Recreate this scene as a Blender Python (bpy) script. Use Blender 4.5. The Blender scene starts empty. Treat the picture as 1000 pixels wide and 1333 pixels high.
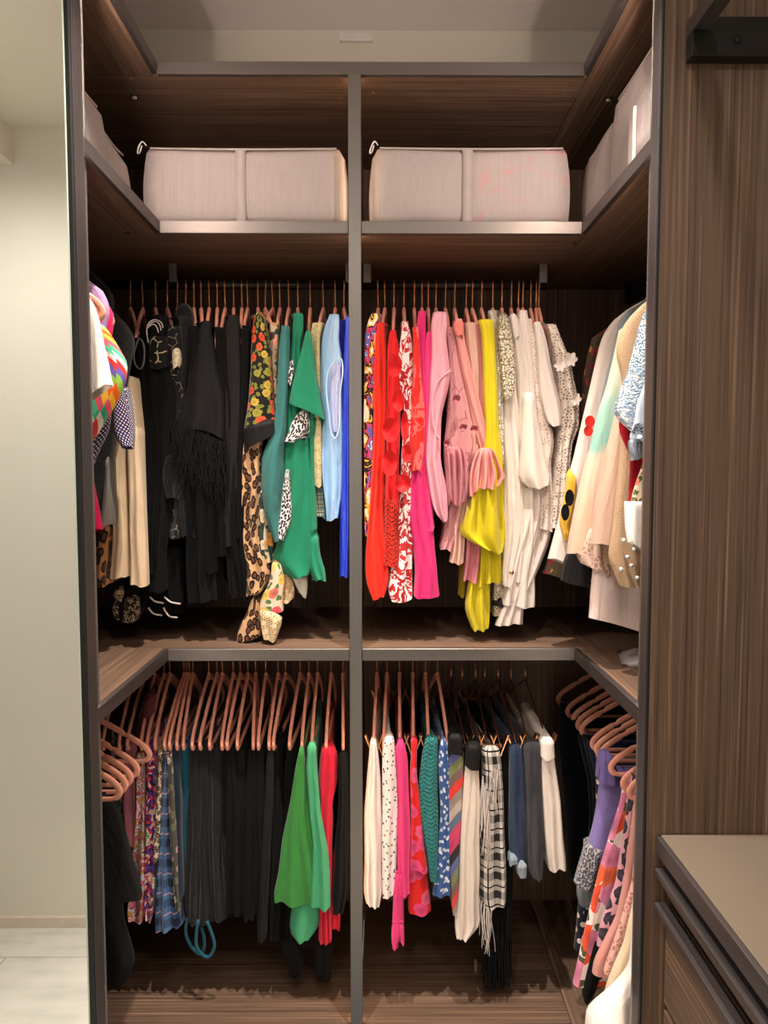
import bpy, bmesh, math, random
from mathutils import Vector, Matrix
random.seed(7)
scene = bpy.context.scene
COL = scene.collection
# ------------------------------------------------------------------ camera
FPX, CX, CY, CAMH = 923.0, 500.0, 666.5, 1.45
PITCH, YAW = math.atan(56.5 / FPX), math.atan(5 / FPX)
cam_data = bpy.data.cameras.new('camera')
cam_data.sensor_fit = 'VERTICAL'
cam_data.sensor_height = 36.0
cam_data.lens = FPX / 1333.0 * 36.0
cam_data.clip_start = 0.02
cam = bpy.data.objects.new('camera', cam_data)
COL.objects.link(cam)
cam.location = (0, 0, CAMH)
cam.rotation_euler = (math.pi / 2 - PITCH, 0, -YAW)
scene.camera = cam
_fw = Vector((math.sin(YAW) * math.cos(PITCH), math.cos(YAW) * math.cos(PITCH), -math.sin(PITCH)))
_rt = Vector((math.cos(YAW), -math.sin(YAW), 0))
_up = _rt.cross(_fw)
def ray(px, py):
    return _fw + _rt * ((px - CX) / FPX) - _up * ((py - CY) / FPX)
def atY(px, py, Y):          # measured photo point -> place on the plane at depth Y
    d = ray(px, py)
    return d * (Y / d.y) + Vector((0, 0, CAMH))
# ------------------------------------------------------------------ world, lights, exposure
world = bpy.data.worlds.new('world'); scene.world = world
world.use_nodes = True
world.node_tree.nodes['Background'].inputs[0].default_value = (0.9, 0.88, 0.85, 1)
world.node_tree.nodes['Background'].inputs[1].default_value = 0.55
scene.view_settings.view_transform = 'Standard'
scene.view_settings.look = 'None'
scene.view_settings.gamma = 1.0
scene.view_settings.use_curve_mapping = False
scene.view_settings.exposure = -0.32
def spot(x, y, z, power, size=150, col=(1, 0.86, 0.74), rad=0.03, tilt=(0, 0)):
    l = bpy.data.lights.new('spot_lamp', 'SPOT')
    l.energy = power; l.color = col; l.spot_size = math.radians(size); l.spot_blend = 0.6
    l.shadow_soft_size = rad
    o = bpy.data.objects.new('spot_lamp', l); COL.objects.link(o)
    o.location = (x, y, z); o.rotation_euler = (math.radians(tilt[0]), math.radians(tilt[1]), 0)
    return o
DL = (1, 0.90, 0.81)
spot(-0.27, 1.28, 2.76, 200, 58, DL, 0.015)
spot(0.22, 1.28, 2.76, 200, 58, DL, 0.015)
spot(-0.02, 0.45, 2.76, 24, 100, DL, 0.02, (12, 0))
spot(-0.35, -0.35, 2.76, 30, 110, DL, 0.03, (28, 0))
spot(0.40, -0.35, 2.76, 30, 110, DL, 0.03, (28, 0))
spot(-1.02, 0.98, 2.48, 50, 168, (1, 0.955, 0.90), 0.04)  # added lamp, brightens the passage wall reflected in the mirror
# ------------------------------------------------------------------ helpers
def sr(r, g, b):
    f = lambda c: (c / 255 / 12.92) if c <= 10 else ((c / 255 + 0.055) / 1.055) ** 2.4
    return (f(r), f(g), f(b), 1.0)
def link(name, me, m=None, parent=None, loc=None):
    o = bpy.data.objects.new(name, me); COL.objects.link(o)
    if m is not None and me is not None and not me.materials: me.materials.append(m)
    if parent is not None: o.parent = parent
    if loc is not None: o.location = loc
    return o
def empty(name, loc=(0, 0, 0)):
    o = bpy.data.objects.new(name, None); COL.objects.link(o); o.location = loc
    o.empty_display_size = 0.05
    return o
def tag(o, label, cat=None, group=None, kind=None):
    o['label'] = label
    if cat: o['category'] = cat
    if group: o['group'] = group
    if kind: o['kind'] = kind
    return o
def addbox(bm, x0, x1, y0, y1, z0, z1):
    r = bmesh.ops.create_cube(bm, size=1.0)
    vs = r['verts']
    for v in vs:
        v.co = Vector(((x0 + x1) / 2 + v.co.x * (x1 - x0), (y0 + y1) / 2 + v.co.y * (y1 - y0), (z0 + z1) / 2 + v.co.z * (z1 - z0)))
    return vs
def box(name, x0, x1, y0, y1, z0, z1, m, parent=None, bev=0.0, seg=2):
    bm = bmesh.new(); addbox(bm, x0, x1, y0, y1, z0, z1)
    if bev: bmesh.ops.bevel(bm, geom=bm.edges[:], offset=bev, segments=seg, affect='EDGES', profile=0.5)
    me = bpy.data.meshes.new(name); bm.to_mesh(me); bm.free()
    return link(name, me, m, parent)
def struct(o, label=None):
    o['kind'] = 'structure'
    if label: o['label'] = label
    return o
def smooth(me):
    for p in me.polygons: p.use_smooth = True
def mesh_from(name, verts, faces, sm=True):
    me = bpy.data.meshes.new(name); me.from_pydata([tuple(v) for v in verts], [], faces); me.update()
    if sm: smooth(me)
    return me
def tube_mesh(name, pts, r, seg=8, closed=False, ry=None, flat=None):
    """sweep a round or flat profile along pts; flat = normal of the plane the path lies in (profile r across, ry along it)"""
    pts = [Vector(p) for p in pts]; n = len(pts); V = []; F = []
    prev = None
    for i, p in enumerate(pts):
        a = pts[(i - 1) % n] if (closed or i > 0) else p
        b = pts[(i + 1) % n] if (closed or i < n - 1) else p
        t = (b - a).normalized()
        if flat is not None: side = Vector(flat)
        else:
            if prev is None:
                side = t.cross(Vector((0, 0, 1)))
                if side.length < 1e-3: side = t.cross(Vector((1, 0, 0)))
            else: side = prev - t * prev.dot(t)
        side = (side - t * side.dot(t)).normalized(); prev = side
        up = side.cross(t).normalized()
        rr = r[i] if isinstance(r, (list, tuple)) else r
        r2 = (ry[i] if isinstance(ry, (list, tuple)) else ry) if ry is not None else rr
        for k in range(seg):
            an = 2 * math.pi * (k + 0.5) / seg
            ca, sa = math.cos(an), math.sin(an)
            if flat is not None:   # superellipse for moulded strips
                ca = math.copysign(abs(ca) ** 0.6, ca); sa = math.copysign(abs(sa) ** 0.6, sa)
            V.append(p + side * (ca * rr) + up * (sa * r2))
    m = n if closed else n - 1
    for i in range(m):
        for k in range(seg):
            j = (i + 1) % n
            F.append((i * seg + k, i * seg + (k + 1) % seg, j * seg + (k + 1) % seg, j * seg + k))
    if not closed:
        F.append(tuple(range(seg))[::-1]); F.append(tuple((n - 1) * seg + k for k in range(seg)))
    return mesh_from(name, V, F)
def spline(pts, n=6, closed=False):
    pts = [Vector(p) for p in pts]; out = []; L = len(pts)
    rng = range(L if closed else L - 1)
    for i in rng:
        if closed: p0, p1, p2, p3 = pts[i - 1], pts[i], pts[(i + 1) % L], pts[(i + 2) % L]
        else: p0, p1, p2, p3 = pts[max(i - 1, 0)], pts[i], pts[i + 1], pts[min(i + 2, L - 1)]
        for k in range(n):
            t = k / n
            out.append(0.5 * ((2 * p1) + (p2 - p0) * t + (2 * p0 - 5 * p1 + 4 * p2 - p3) * t * t + (3 * p1 - p0 - 3 * p2 + p3) * t ** 3))
    if not closed: out.append(pts[-1])
    return out
# ------------------------------------------------------------------ node helper
class NT:
    def __init__(self, name):
        self.m = bpy.data.materials.new(name); self.m.use_nodes = True
        self.t = self.m.node_tree; self.b = self.t.nodes['Principled BSDF']
    def n(self, typ, **kw):
        x = self.t.nodes.new(typ)
        for k, v in kw.items(): setattr(x, k, v)
        return x
    def set(self, sock, v):
        if v is None: return
        if hasattr(v, 'is_output') or isinstance(v, bpy.types.NodeSocket): self.t.links.new(v, sock)
        else: sock.default_value = v
    def uv(self, sx=1, sy=1, rot=0):
        c = self.n('ShaderNodeUVMap')
        mp = self.n('ShaderNodeMapping'); self.t.links.new(c.outputs[0], mp.inputs[0])
        mp.inputs['Scale'].default_value = (sx, sy, 1); mp.inputs['Rotation'].default_value = (0, 0, rot)
        return mp.outputs[0]
    def obj(self, sx=1, sy=1, sz=1):
        c = self.n('ShaderNodeTexCoord')
        mp = self.n('ShaderNodeMapping'); self.t.links.new(c.outputs['Object'], mp.inputs[0])
        mp.inputs['Scale'].default_value = (sx, sy, sz)
        return mp.outputs[0]
    def noise(self, vec, scale=5, detail=2, rough=0.5, out='Fac', dist=0):
        x = self.n('ShaderNodeTexNoise'); self.t.links.new(vec, x.inputs['Vector'])
        x.inputs['Scale'].default_value = scale; x.inputs['Detail'].default_value = detail
        x.inputs['Roughness'].default_value = rough; x.inputs['Distortion'].default_value = dist
        return x.outputs[out]
    def vor(self, vec, scale=10, rand=1.0, feature='F1', out='Distance'):
        x = self.n('ShaderNodeTexVoronoi', feature=feature, voronoi_dimensions='2D'); self.t.links.new(vec, x.inputs['Vector'])
        x.inputs['Scale'].default_value = scale; x.inputs['Randomness'].default_value = rand
        return x.outputs[out]
    def warp(self, vec, scale, amt):
        nz = self.n('ShaderNodeTexNoise'); self.t.links.new(vec, nz.inputs['Vector']); nz.inputs['Scale'].default_value = scale
        a = self.n('ShaderNodeVectorMath', operation='MULTIPLY_ADD')
        self.t.links.new(nz.outputs['Color'], a.inputs[0]); a.inputs[1].default_value = (amt, amt, 0)
        self.t.links.new(vec, a.inputs[2])
        return a.outputs[0]
    def math(self, op, a, b=None, c=None):
        x = self.n('ShaderNodeMath', operation=op)
        self.set(x.inputs[0], a); self.set(x.inputs[1], b)
        if c is not None: self.set(x.inputs[2], c)
        return x.outputs[0]
    def ramp(self, fac, stops, interp='LINEAR'):
        x = self.n('ShaderNodeValToRGB'); x.color_ramp.interpolation = interp
        el = x.color_ramp.elements
        while len(el) < len(stops): el.new(0.5)
        for e, (p, c) in zip(el, stops): e.position = p; e.color = c if len(c) == 4 else (*c, 1)
        self.t.links.new(fac, x.inputs[0]); return x.outputs[0]
    def mix(self, fac, a, b, blend='MIX'):
        x = self.n('ShaderNodeMix', data_type='RGBA', blend_type=blend)
        self.set(x.inputs[0], fac); self.set(x.inputs[6], a); self.set(x.inputs[7], b); return x.outputs[2]
    def sep(self, vec):
        x = self.n('ShaderNodeSeparateXYZ'); self.t.links.new(vec, x.inputs[0]); return x.outputs
    def bump(self, h, strength=0.4, dist=0.01, chain=None):
        x = self.n('ShaderNodeBump'); self.t.links.new(h, x.inputs['Height'])
        x.inputs['Strength'].default_value = strength; x.inputs['Distance'].default_value = dist
        if chain: self.t.links.new(chain, x.inputs['Normal'])
        return x.outputs[0]
    def done(self, color=None, rough=None, metal=None, normal=None, **kw):
        self.set(self.b.inputs['Base Color'], color); self.set(self.b.inputs['Roughness'], rough)
        self.set(self.b.inputs['Metallic'], metal)
        if normal is not None: self.t.links.new(normal, self.b.inputs['Normal'])
        for k, v in kw.items(): self.set(self.b.inputs[k], v)
        return self.m
W1, BLK = (1, 1, 1, 1), (0, 0, 0, 1)
# ---- hard surfaces
def wood(name, axis, dark=(64, 47, 37), mid=(106, 82, 65), light=(160, 127, 103)):
    t = NT(name)
    s = {'x': (1.1, 105, 105), 'y': (105, 1.1, 105), 'z': (105, 105, 1.1)}[axis]
    v = t.obj(*s)
    s2 = {'x': (2.0, 220, 220), 'y': (220, 2.0, 220), 'z': (220, 220, 2.0)}[axis]
    g = t.noise(v, 1.6, 4, 0.65, dist=0.35); g2 = t.noise(t.obj(*s2), 1.0, 2, 0.6)
    g3 = t.noise(t.obj(*[a * 0.22 for a in s]), 1.0, 2)
    f = t.math('ADD', t.math('MULTIPLY', g, 0.62), t.math('ADD', t.math('MULTIPLY', g2, 0.22), t.math('MULTIPLY', g3, 0.16)))
    c = t.ramp(f, [(0.36, sr(*dark)), (0.48, sr(*mid)), (0.53, sr(*mid)), (0.66, sr(*light))])
    return t.done(c, t.ramp(f, [(0.3, (0.62,) * 3), (0.7, (0.45,) * 3)]), 0, t.bump(f, 0.35, 0.0015))
WOODX, WOODY, WOODZ = wood('walnut_grain_across', 'x'), wood('walnut_grain_deep', 'y'), wood('walnut_grain_upright', 'z')
def metal(name, c, rough, axis='z', m=0.75):
    t = NT(name); s = {'z': (300, 300, 3), 'x': (3, 300, 300), 'y': (300, 3, 300)}[axis]
    g = t.noise(t.obj(*s), 1, 2)
    return t.done(t.mix(g, [x * 0.86 for x in c[:3]] + [1], [min(1, x * 1.12) for x in c[:3]] + [1]), t.ramp(g, [(0.3, (rough - .06,) * 3), (0.7, (rough + .08,) * 3)]), m)
TRIMX = metal('brushed_grey_metal_across', sr(118, 111, 106), 0.42, 'x')
TRIMY = metal('shaded_grey_metal_deep', sr(104, 96, 94), 0.42, 'y')  # same grey metal, shade of inward-facing edges put into a darker colour
TRIMD = metal('toned_down_metal_upright', sr(88, 80, 79), 0.45, 'z', 0.6)  # darker copy for the side posts, colour lowered to offset strip light
TRIMZ = metal('brushed_grey_metal_upright', sr(126, 121, 116), 0.42, 'z')
def plain(name, c, rough=0.6, metal_=0.0, var=0.08, scale=20, bump=0.0):
    t = NT(name); g = t.noise(t.obj(), scale, 3)
    col = t.mix(g, [x * (1 - var) for x in c[:3]] + [1], [min(1, x * (1 + var)) for x in c[:3]] + [1])
    return t.done(col, rough, metal_, t.bump(g, bump, 0.004) if bump else None)
BLACKM = plain('black_satin_metal', sr(38, 35, 35), 0.4, 0.5)
DARKGAP = plain('gap_black', sr(16, 16, 17), 0.6)  # near-black standing in for dark gaps, also used on screws
PAINT = plain('off_white_paint', sr(230, 224, 209), 0.75, 0, 0.03, 4, 0.03)
CEIL = plain('white_ceiling_paint', sr(246, 238, 232), 0.8, 0, 0.02, 4)
GOLD = plain('rose_gold_wire', sr(224, 165, 120), 0.28, 0.95, 0.05)
VELVET = None
def velvet():
    t = NT('dusty_pink_velvet'); g = t.noise(t.obj(), 260, 2)
    c = t.mix(g, sr(230, 148, 120), sr(246, 174, 148))
    return t.done(c, 0.75, 0, t.bump(g, 0.3, 0.002), **{'Sheen Weight': 0.4, 'Sheen Roughness': 0.4, 'Sheen Tint': sr(255, 190, 170)})
VELVET = velvet()
def led(name, s, c=(1.0, 0.70, 0.46, 1)):
    t = NT(name); t.set(t.b.inputs['Emission Color'], c); t.set(t.b.inputs['Emission Strength'], s)
    return t.done(sr(255, 220, 180), 0.5)
LEDT = led('warm_led_top', 560.0, (1.0, 0.80, 0.70, 1))
LEDM, LEDW = led('warm_led', 20.0), led('warm_led_wing', 50.0, (1.0, 0.82, 0.68, 1))
MIRROR = NT('silvered_glass').done(sr(240, 241, 240), 0.015, 1.0)
GLASSEDGE = plain('green_glass_edge', sr(200, 214, 196), 0.2)
def tile_mat():
    t = NT('pale_stone_tile'); v = t.obj(1.2, 9, 1)
    g = t.noise(v, 2.5, 5, 0.6); g2 = t.noise(t.obj(), 14, 4)
    c = t.ramp(t.math('ADD', t.math('MULTIPLY', g, .7), t.math('MULTIPLY', g2, .3)), [(0.35, sr(206, 204, 194)), (0.5, sr(222, 219, 209)), (0.7, sr(232, 228, 220))])
    return t.done(c, 0.4, 0)
TILE = tile_mat()
GROUT = plain('tile_grout', sr(186, 178, 166), 0.9)
TAUPE = plain('taupe_leather_top', sr(112, 98, 84), 0.5, 0, 0.06, 6, 0.05)
# ================================================================== ROOM SHELL
ZF = -0.06                      # room floor
ZC = 2.82                       # ceiling
YF, YB = 1.75, 2.29             # shelf front edge of the back unit, its back wall
XL, XR = -0.531, 0.488          # aisle edges of the two wings
XLW, XRW = -1.09, 1.05          # outer walls of the wings
YN = 1.312                      # inner face of the wing end panels
floor = struct(box('floor', -2.0, 1.2, -3.2, YN, ZF - 0.06, ZF - 0.004, GROUT), 'pale stone tiled floor')
tm = None
ty = -3.19
rowi = 0
while ty < 1.24:
    tx = -2.0 + (0.35 if rowi % 2 else 0.0) - 0.06
    while tx < 1.15:
        a, b = max(tx, -1.99), min(tx + 0.9, 1.19)
        if b - a > 0.05:
            box('tile', a + 0.0015, b - 0.0015, ty + 0.0015, min(ty + 0.2985, 1.245), ZF - 0.012, ZF, TILE, floor, 0.0015, 1)
        tx += 0.9
    ty += 0.3; rowi += 1
struct(box('ceiling', -2.0, 1.2, -2.2, 2.4, ZC, ZC + 0.05, CEIL), 'white ceiling above the wardrobe')
wb = struct(box('wall_back', -1.2, 1.2, YB + 0.02, YB + 0.08, ZF, ZC, PAINT), 'white wall strip above the wardrobe back')
struct(box('wall_right', 1.08, 1.16, -3.2, YB + 0.02, ZF, ZC, PAINT), 'white wall behind the right wing')
struct(box('wall_left', -2.0, -1.95, -3.2, 1.26, ZF, ZC, PAINT), 'white wall at the left of the passage')
struct(box('wall_wing', -1.16, -1.115, 1.30, YB + 0.02, ZF, ZC, PAINT), 'white wall behind the left wing')
struct(box('wall_opposite', -1.95, -0.62, 0.16, 0.259, ZF, ZC, PAINT), 'off-white wall reflected in the tall mirror')
struct(box('trim_1', -1.95, -0.62, 0.259, 0.272, ZF, ZF + 0.035, plain('rough_plaster_edge', sr(222, 208, 192), 0.9, 0, 0.15, 30, 0.5)), 'rough skirting along the reflected wall')
struct(box('trim_2', -1.95, -0.58, 0.259, 1.235, 2.50, ZC, PAINT), 'lowered ceiling over the passage')
struct(box('trim_3', -1.95, -1.135, 0.259, 1.235, 2.39, 2.50, PAINT), 'boxed-in beam under the passage ceiling')
pl = struct(box('trim_4', -0.126, -0.024, YB + 0.008, YB + 0.02, 2.782, 2.806, plain('white_plastic', sr(240, 236, 230), 0.5)), 'small white raised rectangle high on the back wall')  # plain white rectangle standing slightly proud of the wall
# ------------------------------------------------------------------ WARDROBE UNITS
ub = tag(empty('wardrobe', (0, YB, 0)), 'double-bay walnut wardrobe back unit with central grey metal post', 'wardrobe', 'walnut wardrobe units')
ul = tag(empty('wardrobe', (XLW, 1.6, 0)), 'left wing of the walnut wardrobe ending at the tall mirror', 'wardrobe', 'walnut wardrobe units')
ur = tag(empty('wardrobe', (XRW, 1.6, 0)), 'right wing of the walnut wardrobe ending at the broad walnut panel', 'wardrobe', 'walnut wardrobe units')
def P(o, parent):               # parent without moving
    o.parent = parent; o.matrix_parent_inverse = Matrix.Translation(-Vector(parent.location))
    return o
ZT = [(-0.022, 0.006), (0.970, 0.999), (2.0175, 2.0455), (2.388, 2.4165)]   # base, middle, box, top boards
P(box('back_panel', XLW, 0.0, YB, YB + 0.018, ZF, 2.416, WOODZ), ub)
P(box('back_panel', 0.002, XRW, YB, YB + 0.018, ZF, 2.416, WOODZ), ub)
P(box('side_panel', XLW - 0.018, XLW, YN - 0.01, YB, ZF, 2.416, WOODZ), ul)
P(box('side_panel', XRW, XRW + 0.018, YN - 0.01, YB, ZF, 2.416, WOODZ), ur)
PX0, PX1 = -0.0765, -0.0455     # central post
for i, (z0, z1) in enumerate(ZT):
    nm = 'base_board' if i == 0 else 'shelf'
    # back boards: the left one runs to the outer wall, the right one butts against the right wing
    a = P(box(nm, XLW, -0.0705 if i < 3 else -0.061, YF + 0.012, YB, z0, z1, WOODX), ub)
    b = P(box(nm, -0.0515 if i < 3 else -0.061, XR + 0.010, YF + 0.012, YB, z0, z1, WOODX), ub)
    l = P(box(nm, XLW, XL - 0.012, YN, YF + 0.0115, z0, z1, WOODY), ul)
    r = P(box(nm, XR + 0.012, XRW, YN, YB, z0, z1, WOODY), ur)
    dz = 0.0006
    if i == 0:
        P(box('plinth', XLW, XR + .01, YF + 0.02, YF + 0.035, ZF, z0, TRIMX), ub)
        P(box('plinth', XL - 0.035, XL - 0.02, YN, YF + .03, ZF, z0, TRIMY), ul)
        P(box('plinth', XR + 0.02, XR + 0.035, YN, YF + .03, ZF, z0, TRIMY), ur)
    if i == 3:
        P(box('edge_trim', XL, XR, YF, YF + 0.0115, z0 - dz, z1 + dz, TRIMX, bev=0.0008, seg=1), ub)
    else:
        P(box('edge_trim', XL, PX0 - 0.0006, YF, YF + 0.0115, z0 - dz, z1 + dz, TRIMX, bev=0.0008, seg=1), ub)
        P(box('edge_trim', PX1 + 0.0006, XR, YF, YF + 0.0115, z0 - dz, z1 + dz, TRIMX, bev=0.0008, seg=1), ub)
    P(box('edge_trim', XL - 0.0115, XL, YN, YF - 0.0003, z0 - dz, z1 + dz, TRIMY, bev=0.0008, seg=1), ul)
    P(box('edge_trim', XR, XR + 0.0115, YN, YF - 0.0003, z0 - dz, z1 + dz, TRIMY, bev=0.0008, seg=1), ur)
# central post, divider and the LED lines tucked behind the post
P(box('post', PX0, PX1, YF - 0.003, YF + 0.022, ZF, 2.3875, TRIMZ, bev=0.001, seg=1), ub)
for j in range(3):
    P(box('divider_panel', -0.0695, -0.0525, YF + 0.022, YB, ZT[j][1], ZT[j + 1][0], WOODZ), ub)
    for sx in (-1, 1):
        x0 = -0.061 + sx * 0.0105
        P(box('led_strip', x0 - 0.002, x0 + 0.002, YF + 0.0225, YF + 0.0265, ZT[j][1] + 0.002, ZT[j + 1][0] - 0.002, LEDM), ub)
# wing end panels
P(box('end_panel', XLW - 0.018, XL - 0.004, 1.272, YN - 0.0005, ZF, 2.75, WOODZ), ul)
P(box('post', XL - 0.0042, XL, 1.272, YN, ZF, 2.75, TRIMD, bev=0.0006, seg=1), ul)
P(box('gap_strip', XL - 0.012, XL - 0.001, 1.2655, 1.272, ZF, 2.75, DARKGAP), ul)  # black strip stands in for the dark gap beside the post
P(box('end_panel', XR + 0.0042, XRW + 0.02, 1.2715, YN - 0.0005, ZF, 2.79, WOODZ), ur)
P(box('post', XR, XR + 0.0042, 1.279, YN, ZF, 2.79, TRIMD, bev=0.0006, seg=1), ur)
P(box('gap_strip', XR + 0.0005, XR + 0.0042, 1.2715, 1.279, ZF, 2.79, DARKGAP), ur)  # black strip in place of the dark gap at this post
for sx, xx, u in ((-1, XL, ul), (1, XR, ur)):
    for za, zb in [(ZT[j][1] + 0.002, ZT[j + 1][0] - 0.002) for j in range(3)]:
        P(box('led_strip', xx + sx * 0.0055 - 0.0025, xx + sx * 0.0055 + 0.0025, YN + 0.0002, YN + 0.0030, za, zb, LEDT if za > 2.0 else LEDW), u)
        P(box('added_light_shield', xx + sx * 0.0095 - 0.0008, xx + sx * 0.0095 + 0.0008, YN + 0.0002, YN + 0.030, za, zb, TRIMZ), u)  # unseen fin added to keep strip light off the nearby garments
# mirror on the left end panel
mi = tag(empty('mirror', (-0.85, 1.27, ZF)), 'tall frameless mirror left of the wardrobe, reflecting wall and floor', 'mirror')
P(box('mirror_glass', -1.14, XL - 0.012, 1.262, 1.2716, ZF + 0.001, 2.49, MIRROR), mi)
P(box('glass_edge', XL - 0.0118, XL - 0.0103, 1.2615, 1.2652, ZF + 0.001, 2.49, GLASSEDGE), mi)
# small fittings under the boards
def disc(name, x, y, z, r, h, m, parent):
    bm = bmesh.new(); bmesh.ops.create_cone(bm, cap_ends=True, segments=20, radius1=r, radius2=r, depth=h)
    me = bpy.data.meshes.new(name); bm.to_mesh(me); bm.free()
    o = link(name, me, m, None, (x, y, z)); o.parent = parent
    o.matrix_parent_inverse = Matrix.Translation(-Vector(parent.location)); return o
def atZ(px, py, Z):
    d = ray(px, py); return d * ((Z - CAMH) / d.z) + Vector((0, 0, CAMH))
WHITEP = bpy.data.materials['white_plastic']
for px, py, zz, u in ((175, 125, 2.388, ub), (792, 128.5, 2.388, ur)):
    p = atZ(px, py, zz); disc('grommet_ring', p.x, p.y, zz - 0.0015, 0.010, 0.003, BLACKM, u); disc('grommet_cap', p.x, p.y, zz - 0.0035, 0.006, 0.003, WHITEP, u)
for px, py, zz, u in ((171, 102.5, 2.388, ub), (735, 122, 2.388, ub), (442, 128, 2.388, ub), (486, 121, 2.388, ub)):
    p = atZ(px, py, zz); disc('screw_cap', p.x, p.y, zz - 0.0004, 0.004, 0.001, plain('walnut_cap', sr(150, 110, 90)), u)
for px, py, zz, u in ((166, 303, 2.0175, ub), (748, 317, 2.0175, ub)):
    p = atZ(px, py, zz); disc('screw_hole', p.x, p.y, zz - 0.0004, 0.005, 0.001, DARKGAP, u)
# rails and their brackets
RY, RZU, RZL = 2.02, 1.962, 0.9236
def rail(x0, y0, x1, y1, z, u):
    me = tube_mesh('hanging_rail', [(x0, y0, z), (x1, y1, z)], 0.0125, 18)
    o = link('hanging_rail', me, BLACKM); P(o, u); return o
rail(-0.76, RY, -0.0700, RY, RZU, ub); rail(-0.0520, RY, 0.466, RY, RZU, ub)
rail(-0.72, RY, -0.0700, RY, RZL, ub); rail(-0.0520, RY, 0.466, RY, RZL, ub)
WX_L, WX_R = -0.785, 0.76
for z in (RZU, RZL):
    rail(WX_L, YN, WX_L, 1.86, z, ul); rail(WX_R, YN, WX_R, 2.20, z, ur)
for z, zt in ((RZU, ZT[2][0]), (RZL, ZT[1][0])):
    for x in (-0.575, -0.085, -0.036, 0.454):
        P(box('rail_bracket', x - 0.011, x + 0.011, RY - 0.016, RY - 0.0125, z + 0.004, zt, TRIMZ, bev=0.0008, seg=1), ub)
    P(box('rail_bracket', WX_L - 0.012, WX_L + 0.012, 1.80, 1.806, z + 0.004, zt, BLACKM), ul)
    P(box('rail_bracket', WX_R - 0.012, WX_R + 0.012, 2.185, 2.20, z + 0.004, zt, BLACKM), ur)
# ------------------------------------------------------------------ DRAWER UNIT on the right, in front of the walnut panel
du = tag(empty('drawer_unit', (0.8, 1.0, ZF)), 'low walnut drawer unit with taupe top against the walnut panel', 'drawers')
DY0, DY1 = 0.30, 1.270
P(box('body', 0.545, 1.06, DY0, DY1, ZF, 0.715, DARKGAP), du)  # black colour stands in for the dark gaps between drawers
P(box('top_frame', 0.511, 1.06, DY0, DY1, 0.738, 0.771, TRIMY, bev=0.001, seg=1), du)
P(box('worktop', 0.519, 1.055, DY0, DY1 - 0.001, 0.7705, 0.7745, TAUPE, bev=0.0012, seg=2), du)
for (zl, zb) in ((0.712, 0.660), (0.6465, 0.452)):
    d = P(box('drawer', 0.531, 0.546, DY0 + 0.002, DY1 - 0.003, zb, zl - 0.013, WOODY, bev=0.001, seg=1), du)
    h = box('handle_profile', 0.508, 0.531, DY0 + 0.002, DY1 - 0.002, zl - 0.012, zl, TRIMY, bev=0.001, seg=1)
    h.parent = d
P(box('drawer', 0.531, 0.546, DY0 + 0.002, DY1 - 0.003, 0.20, 0.438, WOODY, bev=0.001, seg=1), du)
# ------------------------------------------------------------------ METAL FRAME SHELF at the top right
fs = tag(empty('frame_shelf', (0.8, 1.25, 2.2)), 'dark metal frame shelf fixed high on the walnut panel', 'shelf')
P(box('wall_rail', 0.530, 1.05, 1.246, 1.2713, 2.150, 2.192, BLACKM, bev=0.001, seg=1), fs)
P(box('wall_flange', 0.559, 1.05, 1.262, 1.2712, 2.1925, 2.224, BLACKM, bev=0.0008, seg=1), fs)
P(box('front_rail', 0.5300, 0.5580, 0.35, 1.2713, 2.1925, 2.219, TRIMY, bev=0.001, seg=1), fs)
me = tube_mesh('screw', [(0.606, 1.246, 2.176), (0.606, 1.243, 2.176)], 0.006, 14)
P(link('screw', me, DARKGAP), fs)
# ================================================================== FABRICS (UV is in metres: u around the cloth, v = height)
def fab_end(t, col, rough=0.8, wr=0.35, weave=True, sheen=0.15, metal_=0.0, extra=None, **kw):
    v = t.uv(14, 3.2); w = t.noise(v, 1.3, 3, 0.55, dist=0.6)
    n = t.bump(w, min(1.0, wr * 1.5), 0.018)
    n = t.bump(t.noise(t.uv(38, 16), 1.0, 3, 0.6, dist=1.2), wr * 0.6, 0.006, n)
    if weave: n = t.bump(t.noise(t.uv(900, 900), 1, 1), 0.12, 0.001, n)
    if extra is not None: n = t.bump(extra[0], extra[1], extra[2], n)
    return t.done(col, rough, metal_, n, **{'Sheen Weight': sheen, 'Sheen Roughness': 0.5, 'Specular IOR Level': 0.18 if rough > 0.4 and metal_ == 0 else 0.5}, **kw)
_mc = {}
def F(c, rough=0.8, wr=0.35, sheen=0.15, name=None):
    key = (c, rough, wr, sheen)
    if key in _mc: return _mc[key]
    t = NT(name or 'cloth_%02x%02x%02x' % c); g = t.noise(t.uv(30, 12), 1, 3)
    col = t.mix(g, [x * 0.90 for x in sr(*c)[:3]] + [1], [min(1, x * 1.08) for x in sr(*c)[:3]] + [1])
    _mc[key] = fab_end(t, col, rough, wr, True, sheen); return _mc[key]
def satin(c): return F(c, 0.32, 0.45, 0.0, 'satin_%02x%02x%02x' % c)
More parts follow.
